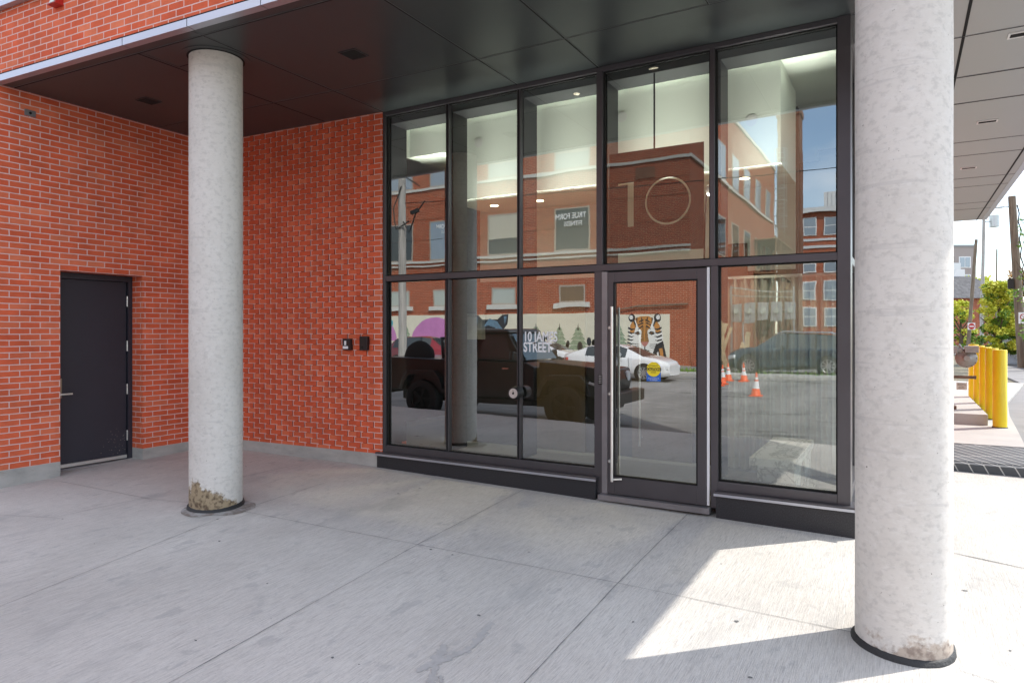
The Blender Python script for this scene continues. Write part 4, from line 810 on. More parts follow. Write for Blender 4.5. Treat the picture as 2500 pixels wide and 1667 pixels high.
mb.face([q[0], q[1], r1, r0]); mb.face([q[1], q[2], r2, r1]); mb.face([q[2], q[3], r0, r2]); mb.face([q[3], q[0], r0]); mb.face([r0, r1, r2]); mb.build('roof', 'shingle', hs)
mb = MB(); mb.bar(q[0] - fwd * .05, r0 - fwd * .05, .12, .25); mb.build('roof_trim', 'white_paint', hs)
mb = MB(); ob(mb, c + rt * .2 - fwd * 1.0, .5, .4, 7.0, 8.0); mb.build('chimney', 'white_paint', hs)
mb = MB()
for k in (-.5, .5): ob(mb, c + rt * (1.6 + k * 1.6) - fwd * 4.0, .4, .03, 2.6, 4.1)
mb.build('window', 'pane_dark', hs)
p = far(2126, 122, 0); ap = thing('distant_flats', p, 'tall pinkish block of flats with balconies far beyond the house', 'building')
mb = MB(); ob(mb, p, 3.6, 8, 0, 15.7); mb.build('wall', 'apartment_stucco', ap)
mb = MB(); ob(mb, p, 3.75, 8.1, 15.7, 16.1); mb.build('roof', 'roof_grey', ap)
for z in (3.2, 6.2, 9.2, 12.2):
    mb = MB(); c = p + rt * 1.7 - fwd * 8.0; ob(mb, c, 1.0, .06, z, z + 1.9); wn = mb.build('window', 'white_paint', ap)
    mb = MB(); ob(mb, c - rt * .45 - fwd * .08, .38, .02, z + .15, z + 1.75); ob(mb, c + rt * .45 - fwd * .08, .38, .02, z + .15, z + 1.75); mb.build('pane', 'pane_blue', wn)
    mb = MB(); c = p - rt * 1.4 - fwd * 8.7; ob(mb, c, 1.5, .7, z - .4, z - .2); ob(mb, c - fwd * .66, 1.5, .04, z - .2, z + .7); mb.build('balcony', 'white_siding', ap)
    mb = MB(); ob(mb, p - rt * 1.4 - fwd * 8.02, 1.3, .03, z - .2, z + 1.9); mb.build('balcony_window', 'pane_dark', ap)

# ================================================================== ACROSS THE STREET (seen in the lobby glass)
FY = -24.5                                                                # street face of the old brick building
OB = thing('old_brick_building', (-20, FY, 0), 'long three-storey old red brick building with pale stone sills, seen in the lobby glass', 'building')
mb = MB(); mb.box(-48, -9.9, FY - .4, FY, -.7, 15.8); mb.box(-10.3, -9.9, -52, FY - .4, -.7, 15.8); mb.box(-48, -10.3, -52, -51.6, -.7, 15.8); mb.box(-48, -10.3, -51.6, FY - .4, 15.2, 15.8)
mb.build('wall', 'brick_old', OB)
mb = MB(); mb.box(-48, -9.8, FY - .5, FY + .1, 15.8, 16.05); mb.box(-10.4, -9.8, -52.1, FY - .5, 15.8, 16.05); mb.build('roof_coping', 'stone_sill', OB)
mb = MB()
for z, h_ in ((6.10, .14), (5.85, .10), (10.90, .16)): mb.box(-48, -9.83, FY, FY + .10, z, z + h_)
for z, h_ in ((10.92, .2),): mb.box(-9.9, -9.78, -51, FY, z, z + h_)
mb.build('string_course', 'stone_sill', OB)
mb = MB()
for z in (9.0, 9.9, 5.2, 7.6, 12.6, 13.6, 14.6): mb.box(-48, -9.88, FY + .0, FY + .012, z, z + .03)
mb.build('wall_groove', 'brick_brown', OB)
def fwin(xa, xb, z0, z1, pane, sill=False, blind=0, pale=False, amber=False):
    fr = MB()
    for a in ((xa, xa + .09, z0, z1), (xb - .09, xb, z0, z1), (xa + .09, xb - .09, z0, z0 + .09), (xa + .09, xb - .09, z1 - .09, z1)): fr.box(a[0], a[1], FY - .0, FY + .03, a[2], a[3])
    fo = fr.build('window', 'frame_beige', OB)
    MB().face([(xb - .09, FY + .012, z0 + .09), (xa + .09, FY + .012, z0 + .09), (xa + .09, FY + .012, z1 - .09), (xb - .09, FY + .012, z1 - .09)]).build('pane', pane, fo)
    if blind: MB().box(xa + .12, xb - .12, FY + .014, FY + .022, z1 - .1 - blind * (z1 - z0), z1 - .1).build('blind', 'blind', fo)
    if sill: MB().box(xa - .3, xb + .3, FY, FY + .16, z0 - .28, z0).build('sill', 'stone_sill', fo)
    return fo
cols_ = [-44.6, -39.9, -35.3, -30.9, -26.9 - .3, -22.65, -17.98]
for i, x in enumerate(cols_):
    w_ = 2.3
    fwin(x, x + w_, 6.26, 8.82, 'pane_dark' if i != 4 else 'pane_blue', blind=.55 if i in (5, 1) else 0)
    fwin(x, x + w_, 11.08, 13.4, 'pane_pale' if i > 4 else 'pane_blue', blind=.55)
    fwin(x + .3, x + w_ - .3, 3.2, 4.25, 'pane_pale' if i != 6 else 'pane_amber', sill=True)
for y in (-30.6, -34.8, -38.8, -43.1, -47.6):                              # side wing windows, facing the yard
    for z0, z1, pn in ((11.15, 13.4, 'pane_blue'), (6.26, 8.82, 'pane_dark')):
        fr = MB(); fr.box(-9.9, -9.87, y - 2.3, y, z0, z1); fo = fr.build('window', 'frame_beige', OB)
        MB().box(-9.87, -9.86, y - 2.1, y - .2, z0 + .1, z1 - .1).build('pane', pn, fo)
tm = text_mb('TRUE FORM', .46, (-15.9, FY + .03, 8.15), (-1, 0, 0), (0, 0, 1), .82, .012); text_mb('FITNESS', .40, (-16.15, FY + .03, 7.72), (-1, 0, 0), (0, 0, 1), .85, .008, mb=tm)
tm.build('window_lettering', 'sticker_white', OB)
tm = text_mb('TRUE FORM', .36, (-25.1, FY + .03, 8.3), (-1, 0, 0), (0, 0, 1), .8, .01); text_mb('FITNESS', .3, (-25.4, FY + .03, 7.95), (-1, 0, 0), (0, 0, 1), .8, mb=tm); tm.build('window_lettering', 'sticker_white', OB)
for x, z in ((-23.85, 3.9),):
    mb = MB(); mb.box(x - .35, x + .35, FY, FY + .25, z - .5, z + .55); ac = mb.build('vent_hood', 'white_siding', OB)
    mb = MB()
    for k in range(6): mb.box(x - .3, x + .3, FY + .25, FY + .29, z - .42 + k * .16, z - .36 + k * .16)
    mb.build('louvre', 'galvanised', ac)
mb = MB(); mb.tube([(-14.1, FY + .12, -.2), (-14.1, FY + .12, 2.75), (-12.6, FY + .12, 2.95), (-9.95, FY + .12, 3.0)], .05, 8); mb.build('downpipe', 'pole_brown', OB)
# mural panels
for k_, x_ in enumerate((-34.5, -25.6, -12.9)):
    MB().box(x_, x_ + 1.1, FY + .012, FY + .03, 9.6 + .2 * k_, 10.2 + .2 * k_).build('repaired_patch', 'brick_brown', OB)
MU = thing('painted_mural', (-20, FY + .05, 0), 'cream wall mural of tiger, dark bear and pink dome behind the parked cars', 'mural')
mb = MB(); mb.box(-48, -14.35, FY, FY + .05, -.32, 2.60); mb.box(-14.0, -10.95, FY, FY + .05, -.32, 2.48); mb.build('board', 'mural_cream', MU)
def sh(mb, cx, cz, pts, mi, lay):
    mb.face([(cx - x, FY + .05 + .0025 * lay, cz + z) for x, z in pts], mi)
def ell(rx, rz, n=24, a0=0, a1=360, ox=0, oz=0): return [(ox + rx * math.cos(R(a0 + (a1 - a0) * k / n)), oz + rz * math.sin(R(a0 + (a1 - a0) * k / n))) for k in range(n if a1 - a0 >= 360 else n + 1)]
mb = MB(); tx, tz = -12.35, 1.35                                         # tiger head; x in the drawing runs the way one sees it in the glass
mx_ = lambda pts: [(-x, z) for x, z in pts]
def T(pts, mi, lay): sh(mb, tx, tz, mx_(pts), mi, lay)
T([(-.92, .1), (-.84, .55), (-.6, .88), (-.25, 1.03), (.2, 1.05), (.55, .92), (.85, .6), (1.0, .1), (1.08, -.5), (1.28, -1.5), (.0, -1.5), (-.45, -1.0), (-.82, -.55)], 2, 1)
T([(-.55, .9), (-.25, 1.02), (.2, 1.04), (.5, .92), (.35, .45), (.12, .2), (-.12, .2), (-.38, .45)], 0, 2); T([(-.84, .5), (-.6, .86), (-.5, .5), (-.62, .1), (-.86, .1)], 0, 2); T([(.86, .5), (.62, .88), (.52, .5), (.66, .1), (.92, .1)], 0, 2)
for sx in (-1, 1): T(ell(.2, .24, 16, ox=sx * .73, oz=.93), 1, 2); T(ell(.11, .13, 12, ox=sx * .77, oz=.97), 2, 3)
T([(-.14, .5), (.14, .5), (.20, .0), (.25, -.40), (-.22, -.40), (-.18, .0)], 3, 3); T([(-.05, .5), (.05, .5), (.03, -.36), (-.03, -.36)], 0, 4)
T([(-.22, -.40), (.25, -.40), (.13, -.60), (.02, -.66), (-.10, -.60)], 4, 5); T([(-.01, -.64), (.05, -.64), (.05, -.82), (.35, -.90), (.02, -.88), (-.30, -.90), (-.01, -.82)], 1, 5)
T([(-.28, -.95), (.34, -.95), (.22, -1.12), (-.16, -1.12)], 2, 4); T([(-.2, -.88), (.28, -.88), (.2, -.98), (-.12, -.98)], 1, 5)
T([(.62, -.55), (1.04, -.3), (1.30, -1.5), (.55, -1.5), (.42, -1.1)], 1, 2); T([(.80, -.75), (1.0, -.6), (1.1, -1.4), (.95, -1.5)], 0, 3); T([(.68, -1.0), (.76, -.9), (.86, -1.45), (.74, -1.5)], 2, 3)
for sx in (-1, 1):
    ex = .40 * sx
    T([(ex - .17, .10), (ex - .05, .22), (ex + .1, .20), (ex + .18, .06), (ex + .02, .0)], 1, 4); T(ell(.06, .05, 10, ox=ex, oz=.11), 3, 5); T(ell(.025, .025, 8, ox=ex, oz=.11), 1, 6)
    T([(sx * .12, .95), (sx * .2, .98), (sx * .16, .62)], 1, 5); T([(sx * .05, .88), (sx * .30, .74), (sx * .34, .66), (sx * .05, .78)], 1, 5); T([(sx * .06, .70), (sx * .36, .56), (sx * .38, .50), (sx * .06, .62)], 1, 5); T([(sx * .10, .54), (sx * .34, .38), (sx * .36, .32), (sx * .10, .46)], 1, 5)
    T([(sx * .40, .96), (sx * .48, .93), (sx * .42, .58)], 1, 5); T([(sx * .58, .84), (sx * .66, .78), (sx * .50, .42), (sx * .48, .50)], 1, 5)
    for k in range(6):
        z_ = .42 - .21 * k; w_ = .050 - .003 * k
        T([(sx * (.96 + .012 * k), z_ + .02), (sx * .74, z_ - .07), (sx * (.50 + .03 * k), z_ - .05), (sx * .74, z_ - .07 - w_ * 1.7), (sx * (.95 + .012 * k), z_ - .07)], 1, 5)
    for k in range(3): T([(sx * .30, -.52 - .09 * k), (sx * .72, -.50 - .13 * k), (sx * .72, -.52 - .13 * k), (sx * .30, -.54 - .09 * k)], 1, 6)
mb.build('tiger_painting', ['mural_orange', 'mural_paint_black', 'mural_white', 'mural_brown', 'mural_nose'], MU)
mb = MB(); bx0, bz0 = -22.4, 1.6                                          # dark bear head
def Q(pts, mi, lay): sh(mb, bx0, bz0, mx_(pts), mi, lay)
Q([(-1.25, .95), (-.9, .98), (-.6, .7), (.5, .7), (.8, .95), (1.25, .98), (1.2, .4), (.95, .1), (1.1, -.9), (.8, -1.8), (-.8, -1.8), (-1.0, -.6), (-1.2, .2)], 0, 1)
Q([(-.6, .2), (-.1, .75), (.5, .6), (.85, .1), (.95, -.7), (.3, .2), (-.2, .35)], 1, 2); Q([(-.4, -.3), (.1, .1), (.3, -.6), (-.1, -.8)], 1, 3)
Q([(-1.15, .85), (-.95, .85), (-1.0, .35)], 1, 2); Q([(.9, .85), (1.15, .85), (1.0, .4)], 1, 2)
mb.build('bear_painting', ['mural_paint_black', 'mural_blue'], MU)
mb = MB()
def P(cx, pts, mi, lay, cz=1.0): sh(mb, cx, cz, mx_(pts), mi, lay)
P(-26.8, ell(1.9, 1.55, 28, 0, 180), 0, 1, .9); P(-31.3, ell(1.3, 1.5, 24, 0, 180), 0, 1, .9); P(-30.6, ell(.3, .3, 14), 3, 2, 2.1)
for cx in (-29.2, -17.6, -14.9, -13.9, -19.2, -16.4):
    s_ = random.uniform(.8, 1.2)
    for k in range(5): P(cx, [(-.75 * s_ * (1 - k * .17), -.1 + k * .28), (.75 * s_ * (1 - k * .17), -.1 + k * .28), (.4 * s_ * (1 - k * .17), .16 + k * .28), (-.4 * s_ * (1 - k * .17), .16 + k * .28)], 1, 1 + k % 2, .55)
    P(cx, [(-.06, 1.25), (.06, 1.25), (0, 1.7)], 2, 2, .4)
for k in range(26):
    cx = random.uniform(-31, -14.6); P(cx, ell(random.uniform(.08, .2), random.uniform(.15, .3), 9), random.choice((2, 1, 2)), 3, random.uniform(.5, .95)); P(cx, [(-.02, -.8), (.02, -.8), (.02, 0), (-.02, 0)], 2, 3, .8)
mb.build('scenery_painting', ['mural_pink', 'mural_green', 'mural_paint_black', 'mural_teal'], MU)

# chimney tower and far brick block
top(MB().box(-9.95, -8.05, -56.4, -54.3, -.6, 21.2).box(-10.05, -7.95, -56.5, -54.2, 21.2, 21.6), 'chimney_stack', 'brick_brown', 'tall brown brick chimney stack at the end of the old building', 'chimney')
ld_ = thing('caged_ladder', (-9.6, -52.2, 9), 'caged grey roof ladder beside the brown chimney, seen in the lobby glass', 'ladder')
mb = MB()
for x in (-9.75, -9.15): mb.bar((x, -52.9, 8.5), (x, -52.9, 17.8), .07)
for k in range(26): mb.bar((-9.75, -52.9, 8.7 + k * .35), (-9.15, -52.9, 8.7 + k * .35), .05)
mb.build('rails', 'ladder_grey', ld_)
mb = MB()
for k in range(7):
    z = 10.8 + k * 1.15; pts = [(-9.45 + .55 * math.cos(R(a)), -52.9 + .65 * math.sin(R(a)), z) for a in range(0, 181, 20)]; mb.tube(pts, .03, 5)
for a in (20, 60, 90, 120, 160): mb.bar((-9.45 + .55 * math.cos(R(a)), -52.9 + .65 * math.sin(R(a)), 10.8), (-9.45 + .55 * math.cos(R(a)), -52.9 + .65 * math.sin(R(a)), 17.7), .035)
mb.build('cage', 'ladder_grey', ld_)
fe_ = thing('fire_escape', (-9, -50, 0), 'rusty brown steel stair scaffold against the old brick wing, seen in the lobby glass', 'fire escape')
mb = MB()
for y in (-42.5, -45.0, -48.0, -51.0):
    for x in (-9.8, -8.4): mb.bar((x, y, -.3), (x + .1, y - .1, 8.6), .10)
for z in (3.2, 5.9, 8.5): mb.box(-9.85, -8.3, -51.1, -42.4, z, z + .1)
for z in (0, 3.2, 5.9): mb.bar((-8.4, -42.5, z), (-8.4, -51, z + 2.7), .12); mb.bar((-9.7, -42.5, z), (-9.7, -51, z + 2.7), .12); mb.bar((-8.4, -51, z + .2), (-8.4, -42.5, z + 2.8), .07)
for z in (4.2, 6.9, 9.5): mb.bar((-8.35, -42.4, z), (-8.35, -51, z), .06)
for k in range(16): mb.bar((-8.35, -42.6 - k * .55, 5.9), (-8.35, -42.6 - k * .55, 9.5), .04)
mb.build('steelwork', 'brown_steel', fe_)
fb_ = thing('brick_apartment_block', (3, -80, 0), 'far red brick apartment block with a white metal penthouse, seen in the lobby glass', 'building')
MB().box(-11.3, 26, -92, -78.5, -.6, 16.6).build('wall', 'brick_old', fb_)
mb = MB(); mb.box(-8.3, 26, -79.6, -79.2, 16.6, 18.6)
for k in range(70): mb.box(-8.3 + k * .45, -8.2 + k * .45, -79.2, -79.12, 16.7, 18.5)
mb.box(-7.2, 24, -88, -82, 16.6, 21.2)
for k in range(60): mb.box(-7.2 + k * .5, -7.05 + k * .5, -82, -81.9, 17, 21.1)
mb.build('penthouse', 'white_siding', fb_)
MB().box(-11.6, 26.2, -92.2, -77.9, 16.1, 16.6).box(-11.35, 26, -78.5, -78.4, 11.6, 11.9).box(-11.35, 26, -78.5, -78.4, 12.5, 12.8).build('cornice', 'white_siding', fb_)
for x in (-10.6, -8.3, -6.0, -3.0, 0, 3):
    for z in (2.2, 5.4, 8.6, 13.2):
        fr = MB(); fr.box(x, x + 1.5, -78.5, -78.42, z, z + 2.3); fo = fr.build('window', 'white_paint', fb_)
        mb = MB(); mb.box(x + .12, x + 1.38, -78.42, -78.40, z + 1.2, z + 2.18); mb.box(x + .12, x + 1.38, -78.42, -78.40, z + .12, z + 1.08); mb.build('pane', 'pane_blue', fo)
# low brick annex with dishes behind the SUV
an = thing('brick_annex', (3, -40, 0), 'brown-red brick annex wall carrying satellite dishes, seen in the lobby glass', 'building')
MB().box(-3.6, 24, -46, -38.5, -.6, 9.2).build('wall', 'brick_old', an)
MB().box(-3.7, 24.1, -46.1, -38.4, 9.2, 9.4).build('roof_coping', 'stone_sill', an)
for x, z in ((-1.6, 1.2), (.8, 1.2)):
    mb = MB(); mb.box(x, x + 1.2, -38.5, -38.45, z, z + 1.8); fo = mb.build('window', 'frame_beige', an); MB().box(x + .1, x + 1.1, -38.45, -38.44, z + .1, z + 1.7).build('pane', 'pane_dark', fo)
mb = MB()
for x in (-3.3, -3.0, -2.7, -2.45): mb.tube([(x, -38.4, 0), (x, -38.4, 3.6 + .4 * math.sin(x * 9)), (x + .3, -38.35, 3.9)], .05, 6)
mb.build('conduit', 'brown_steel', an)
def dish(x, y, z, label, ax):
    t = thing('satellite_dish', (x, y, z), label, 'satellite dish', 'satellite dishes on the annex wall')
    MB().lathe((x, y, z), [(0, .02), (.03, .25), (.08, .40), (.085, .40), (.03, .2)], ax, 24, caps=False).build('reflector', 'white_siding', t)
    mb = MB(); mb.tube([(x, y - .02, z), (x, -38.5, z - .3)], .03, 6); a = Vector(ax).normalized(); mb.tube([Vector((x, y, z - .35)), Vector((x, y, z)) + a * .45], .015, 6); mb.build('mount_arm', 'galvanised', t)
dish(-2.35, -38.1, 3.5, 'pale satellite dish low on the annex wall, lowest of the three', (.3, 1, .4)); dish(-2.9, -38.0, 5.2, 'pale tilted satellite dish, highest of the three on the annex', (.8, .8, .3)); dish(-3.3, -38.1, 4.5, 'pale satellite dish at the annex corner, middle height of the three', (-.5, 1, .5))
# meters and clutter by the wing
mt = thing('meter_bank', (-7.2, -30, 1), 'row of grey electric meter cabinets on posts, seen in the lobby glass', 'meters')
mb = MB()
for k in range(5): mb.box(-8.9 + k * .75, -8.3 + k * .75, -30.2, -29.9, 2.2 - .1 * (k % 2), 3.2)
mb.build('cabinet', 'galvanised', mt, bevel=.02)
mb = MB()
for k in range(5): mb.lathe((-8.6 + k * .75, -29.9, 2.75), [(0, .16), (.1, .14)], (0, 1, 0), 16)
mb.build('meter_dial', 'pane_pale', mt)
mb = MB(); mb.bar((-8.9, -30.05, -.3), (-8.9, -30.05, 4.2), .1); mb.bar((-5.4, -30.05, -.3), (-5.4, -30.05, 4.2), .1); mb.bar((-8.9, -30.05, 4.1), (-5.4, -30.05, 3.8), .07); mb.bar((-8.9, -30.05, 3.7), (-5.4, -30.05, 3.5), .06)
mb.tube([(-8.2, -30, 2.2), (-8.2, -30, 0), (-8.1, -30, -.3)], .05, 6); mb.build('support_frame', 'galvanised', mt)
random.seed(21)
pl = thing('board_pile', (-7.6, -23, -.2), 'leaning pile of pale boards and broken wood, seen in the lobby glass', 'wood pile')
for k in range(14):
    a = Vector((-8.6 + random.uniform(0, 1.8), -23.5 + random.uniform(-.6, .6), -.25)); b_ = a + Vector((random.uniform(-1.2, .8), random.uniform(-.8, .3), random.uniform(.8, 2.4)))
    MB().bar(a, b_, random.uniform(.12, .28), .04, up=(0, 1, 0)).build('board', 'board_wood', pl)
def lump(name, x, y, z, rx, ry, rz, mat, label, cat, group=None, seed=1):
    random.seed(seed); bm = bmesh.new(); bmesh.ops.create_icosphere(bm, subdivisions=3, radius=1); ph = [random.uniform(0, 6) for _ in range(6)]
    for v in bm.verts:
        c = v.co; f = 1 + .14 * math.sin(5 * c.x + ph[0]) + .12 * math.sin(7 * c.y + ph[1]) + .1 * math.sin(9 * c.z + ph[2]) + .06 * math.sin(15 * c.x + 11 * c.z)
        v.co = Vector((c.x * rx * f, c.y * ry * f, max(-.2, c.z * rz * f)))
    me = bpy.data.meshes.new(name); bm.to_mesh(me); bm.free(); me.materials.append(M[mat]); o = bpy.data.objects.new(name, me); C.objects.link(o); o.location = (x, y, z)
    for p in me.polygons: p.use_smooth = True
    return tag(o, label, cat, group)
lump('debris_bag', -6.7, -23.2, -.1, .8, .5, .75, 'bag_pale', 'pale crumpled rubble bag beside the board pile', 'bag', seed=3)
lump('tarpaulin_heap', -5.4, -23.4, -.1, 1.0, .6, .95, 'tarp_blue', 'blue tarpaulin heap right of the rubble bag', 'tarpaulin', seed=5)
# street pole and wires
rp = thing('street_pole', (-19.4, -12.1, -.36), 'weathered pale wooden street pole with cables, seen in the lobby glass', 'pole')
MB().tube([(-19.4, -12.1, -.4), (-19.42, -12.1, 6), (-19.45, -12.1, 13)], [.19, .17, .14], 16).build('shaft', 'pole_wood', rp)
mb = MB(); mb.bar((-22.0, -12.1, 12.4), (-17.4, -12.1, 12.4), .12, .14); mb.bar((-21.4, -12.1, 12.3), (-19.5, -12.1, 9.3), .08); mb.build('crossarm', 'pole_wood', rp)
mb = MB(); mb.tube([(-19.2, -11.9, 6.4), (-18.9, -11.9, 5.9), (-18.5, -11.9, 6.7), (-18.0, -11.9, 7.2)], .03, 6); mb.tube([(-19.3, -11.9, 8.0), (-19.75, -11.9, 7.0), (-19.6, -11.9, 6.1), (-18.9, -11.9, 6.4)], .03, 6); mb.bar((-18.75, -11.9, 6.75), (-18.35, -11.9, 6.85), .14, .16); mb.tube([(-19.2, -11.9, 8.4), (-18.6, -11.9, 8.1), (-18.3, -11.9, 7.9)], .025, 6); mb.build('cable_loops', 'cable', rp)
def wire(a, b_, sag, label, r=.018):
    a, b_ = Vector(a), Vector(b_); pts = [a.lerp(b_, k / 24) - Vector((0, 0, sag * 4 * (k / 24) * (1 - k / 24))) for k in range(25)]
    top(MB().tube(pts, r, 6), 'overhead_wire', 'cable', label, 'wire')
wire((-19.3, -12.1, 7.25), (12, -14.0, 7.2), .25, 'lowest thin overhead wire running from the street pole across the old brick front')
wire((-19.3, -12.1, 12.5), (12, -13.0, 12.3), .5, 'highest overhead wire leaving the street pole crossarm')
# ------------------------------------------------------------------ vehicles
def wheel(t, x, y, z, r, side, rim='rim_metal', spokes=9, wd=.21, name='wheel'):
    mb = MB(); ax = (0, side, 0); c = Vector((x, y - side * wd / 2, z))
    mb.lathe(c, [(0, r * .62), (0, r * .93), (.02, r), (wd - .02, r), (wd, r * .93), (wd, r * .68)], ax, 32, caps=False); wo = mb.build(name, 'rubber', t, world=False)
    mb = MB(); c2_ = c + Vector(ax) * (wd - .03)
    mb.lathe(c2_, [(0, r * .69), (.028, r * .69), (.028, r * .62), (.0, r * .60)], ax, 32, caps=False)
    for k in range(spokes):
        a = 2 * math.pi * k / spokes; d = Vector((math.cos(a), 0, math.sin(a))); mb.bar(c2_ + Vector(ax) * .018 + d * r * .08, c2_ + Vector(ax) * .012 + d * r * .64, .05 * r / .33, .02, up=ax)
    mb.lathe(c2_, [(0, r * .16), (.03, r * .14)], ax, 16); mb.build('rim', rim, wo, world=False)
    mb = MB(); mb.lathe(c2_ - Vector(ax) * .01, [(0, r * .62), (.002, r * .62)], ax, 24); mb.build('brake_disc', 'joint_black', wo, world=False)
def car(label, loc, rz, paint, st, wb, wr, W, group=None, tail=True, rim='rim_metal', extra_roof=False):
    """st: stations from tail to nose: (x, z_low, z_belt, z_top, half_width, half_width_roof, kind) kind: b body, w sloped glass (to the next station), c cabin side glass to the next"""
    t = thing('parked_car', loc, label, 'car', group, rz); body = MB(); win = MB()
    rings = []
    for x, zl, zb, zt, hw, hr, kd in st:
        hb = hw * .985
        half = [(hw * .90, zl), (hw, zl + .16), (hw * 1.005, (zl + zb) / 2), (hb, zb - .06), (hb * .965, zb), (hr, zt - .035 if zt > zb + .1 else zt), (hr * .80, zt), (0, zt + .012)]
        rings.append([(x, y, z) for y, z in half] + [(x, -y, z) for y, z in half[-2::-1]])
    nr = len(rings[0])
    for i in range(len(rings) - 1):
        kd = st[i][6]
        for j in range(nr - 1):
            q = [rings[i][j], rings[i][j + 1], rings[i + 1][j + 1], rings[i + 1][j]]
            sideg = j in (4, nr - 6); topg = j in (5, 6, nr - 8, nr - 7)
            if (kd == 'c' and sideg) or (kd == 'w' and topg): win.face(q, 0, True)
            else: body.face(q, 0, True)
        body.face([rings[i][0], rings[i + 1][0], rings[i + 1][-1], rings[i][-1]])
    body.face(rings[0][::-1]); body.face(rings[-1])
    bo = body.build('body', paint, t, world=False); win.build('windows', 'car_glass', t, world=False)
    # weld for smooth shading
    for o in (bo,):
        bm = bmesh.new(); bm.from_mesh(o.data); bmesh.ops.remove_doubles(bm, verts=bm.verts, dist=.001); bmesh.ops.recalc_face_normals(bm, faces=bm.faces); bm.to_mesh(o.data); bm.free()
    mbp = MB()                                                            # pillars
    for i in range(len(st) - 1):
        if st[i][6] == 'c' and st[i - 1][6] == 'c':
            for s_ in (0, 1):
                a = rings[i][4 if not s_ else nr - 5]; b_ = rings[i][5 if not s_ else nr - 6]; mbp.bar(Vector(a) * 1.001, Vector(b_) * 1.001, .07, .02, up=(0, 1, 0))
    if mbp.f: mbp.build('door_pillar', 'black_plastic', t, world=False)
    zl = st[0][1]; xa, xb = st[0][0], st[-1][0]
    for s_ in (-1, 1):
        for x in wb:
            MB().lathe((x, s_ * (W - .045), wr), [(0, wr * 1.16), (.052, wr * 1.16)], (0, s_, 0), 30).build('wheel_arch', 'joint_black', t, world=False)
            wheel(t, x, s_ * (W - .075), wr, wr, s_, rim)
        mb = MB(); zb = st[1][2]
        mb.bar((xa - .005, s_ * (W - .28), zb - .17), (xa + .28, s_ * (W - .02), zb - .14), .14, .16); mb.build('tail_light', 'lamp_red', t, world=False, bevel=.02)
        mb = MB(); z_ = st[-2][2]; mb.bar((xb - .32, s_ * (W - .03), z_ - .14), (xb - .04, s_ * (W - .30), z_ - .18), .10, .13); mb.build('headlight', 'lamp_clear', t, world=False, bevel=.02)
        cab = [k for k in st if k[6] in 'c']; xm = cab[-1][0] + .15
        mb = MB(); mb.bar((xm, s_ * (W - .04), cab[-1][2] + .08), (xm + .02, s_ * (W + .16), cab[-1][2] + .12), .12, .13); mb.build('mirror', paint, t, world=False, bevel=.03)
        mb = MB()
        for x in (cab[0][0] + .55, cab[0][0] + 1.5): mb.bar((x, s_ * (W + .012), cab[0][2] - .16), (x + .2, s_ * (W + .012), cab[0][2] - .15), .02, .025)
        mb.build('door_handle', 'chrome' if paint == 'car_blue' else paint, t, world=False)
        mb = MB()
        for x in (cab[0][0] + .95, cab[0][0] + 1.95): mb.bar((x, s_ * (W + .004), .3), (x - .03, s_ * (W + .0), cab[0][2] - .05), .008, .008)
        mb.bar((wb[0] + .5, s_ * (W + .004), .30), (wb[1] - .5, s_ * (W + .004), .27), .02, .05); mb.build('door_seam', 'joint_black', t, world=False)
    mb = MB(); mb.box(xa - .012, xa + .02, -.26, .26, .50, .62); mb.build('licence_plate', 'white_paint', t, world=False)
    return t
coupe = [(-2.18, .34, .80, .84, .62, .5, 'b'), (-2.10, .24, .95, .99, .80, .66, 'b'), (-1.86, .20, .97, 1.03, .87, .66, 'w'), (-1.15, .17, .96, 1.30, .89, .60, 'c'), (-.5, .16, .94, 1.385, .895, .60, 'c'), (.25, .16, .92, 1.36, .89, .60, 'c'), (.62, .16, .91, 1.26, .89, .61, 'w'), (1.30, .16, .90, .95, .88, .70, 'b'), (1.80, .17, .82, .86, .86, .66, 'b'), (2.15, .19, .70, .74, .76, .55, 'b'), (2.28, .24, .58, .60, .55, .40, 'b')]
car('white sedan parked nearest the tiger mural, seen whole in the door glass', (-9.78, -13.9, -.36), R(3), 'car_white', coupe, (-1.32, 1.38), .325, .89, 'cars parked by the mural')
car('white sedan parked behind another white car and left of it', (-15.2, -17.6, -.32), R(2), 'car_white', coupe, (-1.32, 1.38), .325, .89, 'cars parked by the mural')
hatch = [(-2.12, .34, .98, 1.02, .62, .5, 'b'), (-2.02, .24, 1.04, 1.08, .80, .64, 'w'), (-1.62, .20, 1.04, 1.48, .87, .58, 'c'), (-1.0, .18, 1.02, 1.58, .89, .60, 'c'), (0, .18, 1.0, 1.60, .90, .62, 'c'), (.55, .18, .98, 1.53, .90, .62, 'w'), (1.28, .18, .97, 1.04, .89, .72, 'b'), (1.85, .20, .90, .95, .86, .66, 'b'), (2.15, .24, .74, .78, .72, .5, 'b')]
car('dark red hatchback parked behind the black pickup, seen in the lobby glass', (-20.4, -15.4, -.32), R(-4), 'car_red', hatch, (-1.3, 1.32), .33, .90, 'cars parked by the mural')
suv = [(-2.42, .40, 1.05, 1.1, .70, .5, 'b'), (-2.32, .28, 1.12, 1.16, .88, .66, 'w'), (-1.95, .24, 1.12, 1.66, .95, .66, 'c'), (-1.1, .22, 1.10, 1.74, .97, .68, 'c'), (0, .22, 1.08, 1.75, .97, .68, 'c'), (.45, .22, 1.07, 1.68, .97, .68, 'w'), (1.22, .22, 1.05, 1.14, .96, .80, 'b'), (1.95, .24, 1.0, 1.06, .93, .72, 'b'), (2.30, .28, .86, .9, .80, .6, 'b'), (2.42, .34, .7, .72, .6, .4, 'b')]
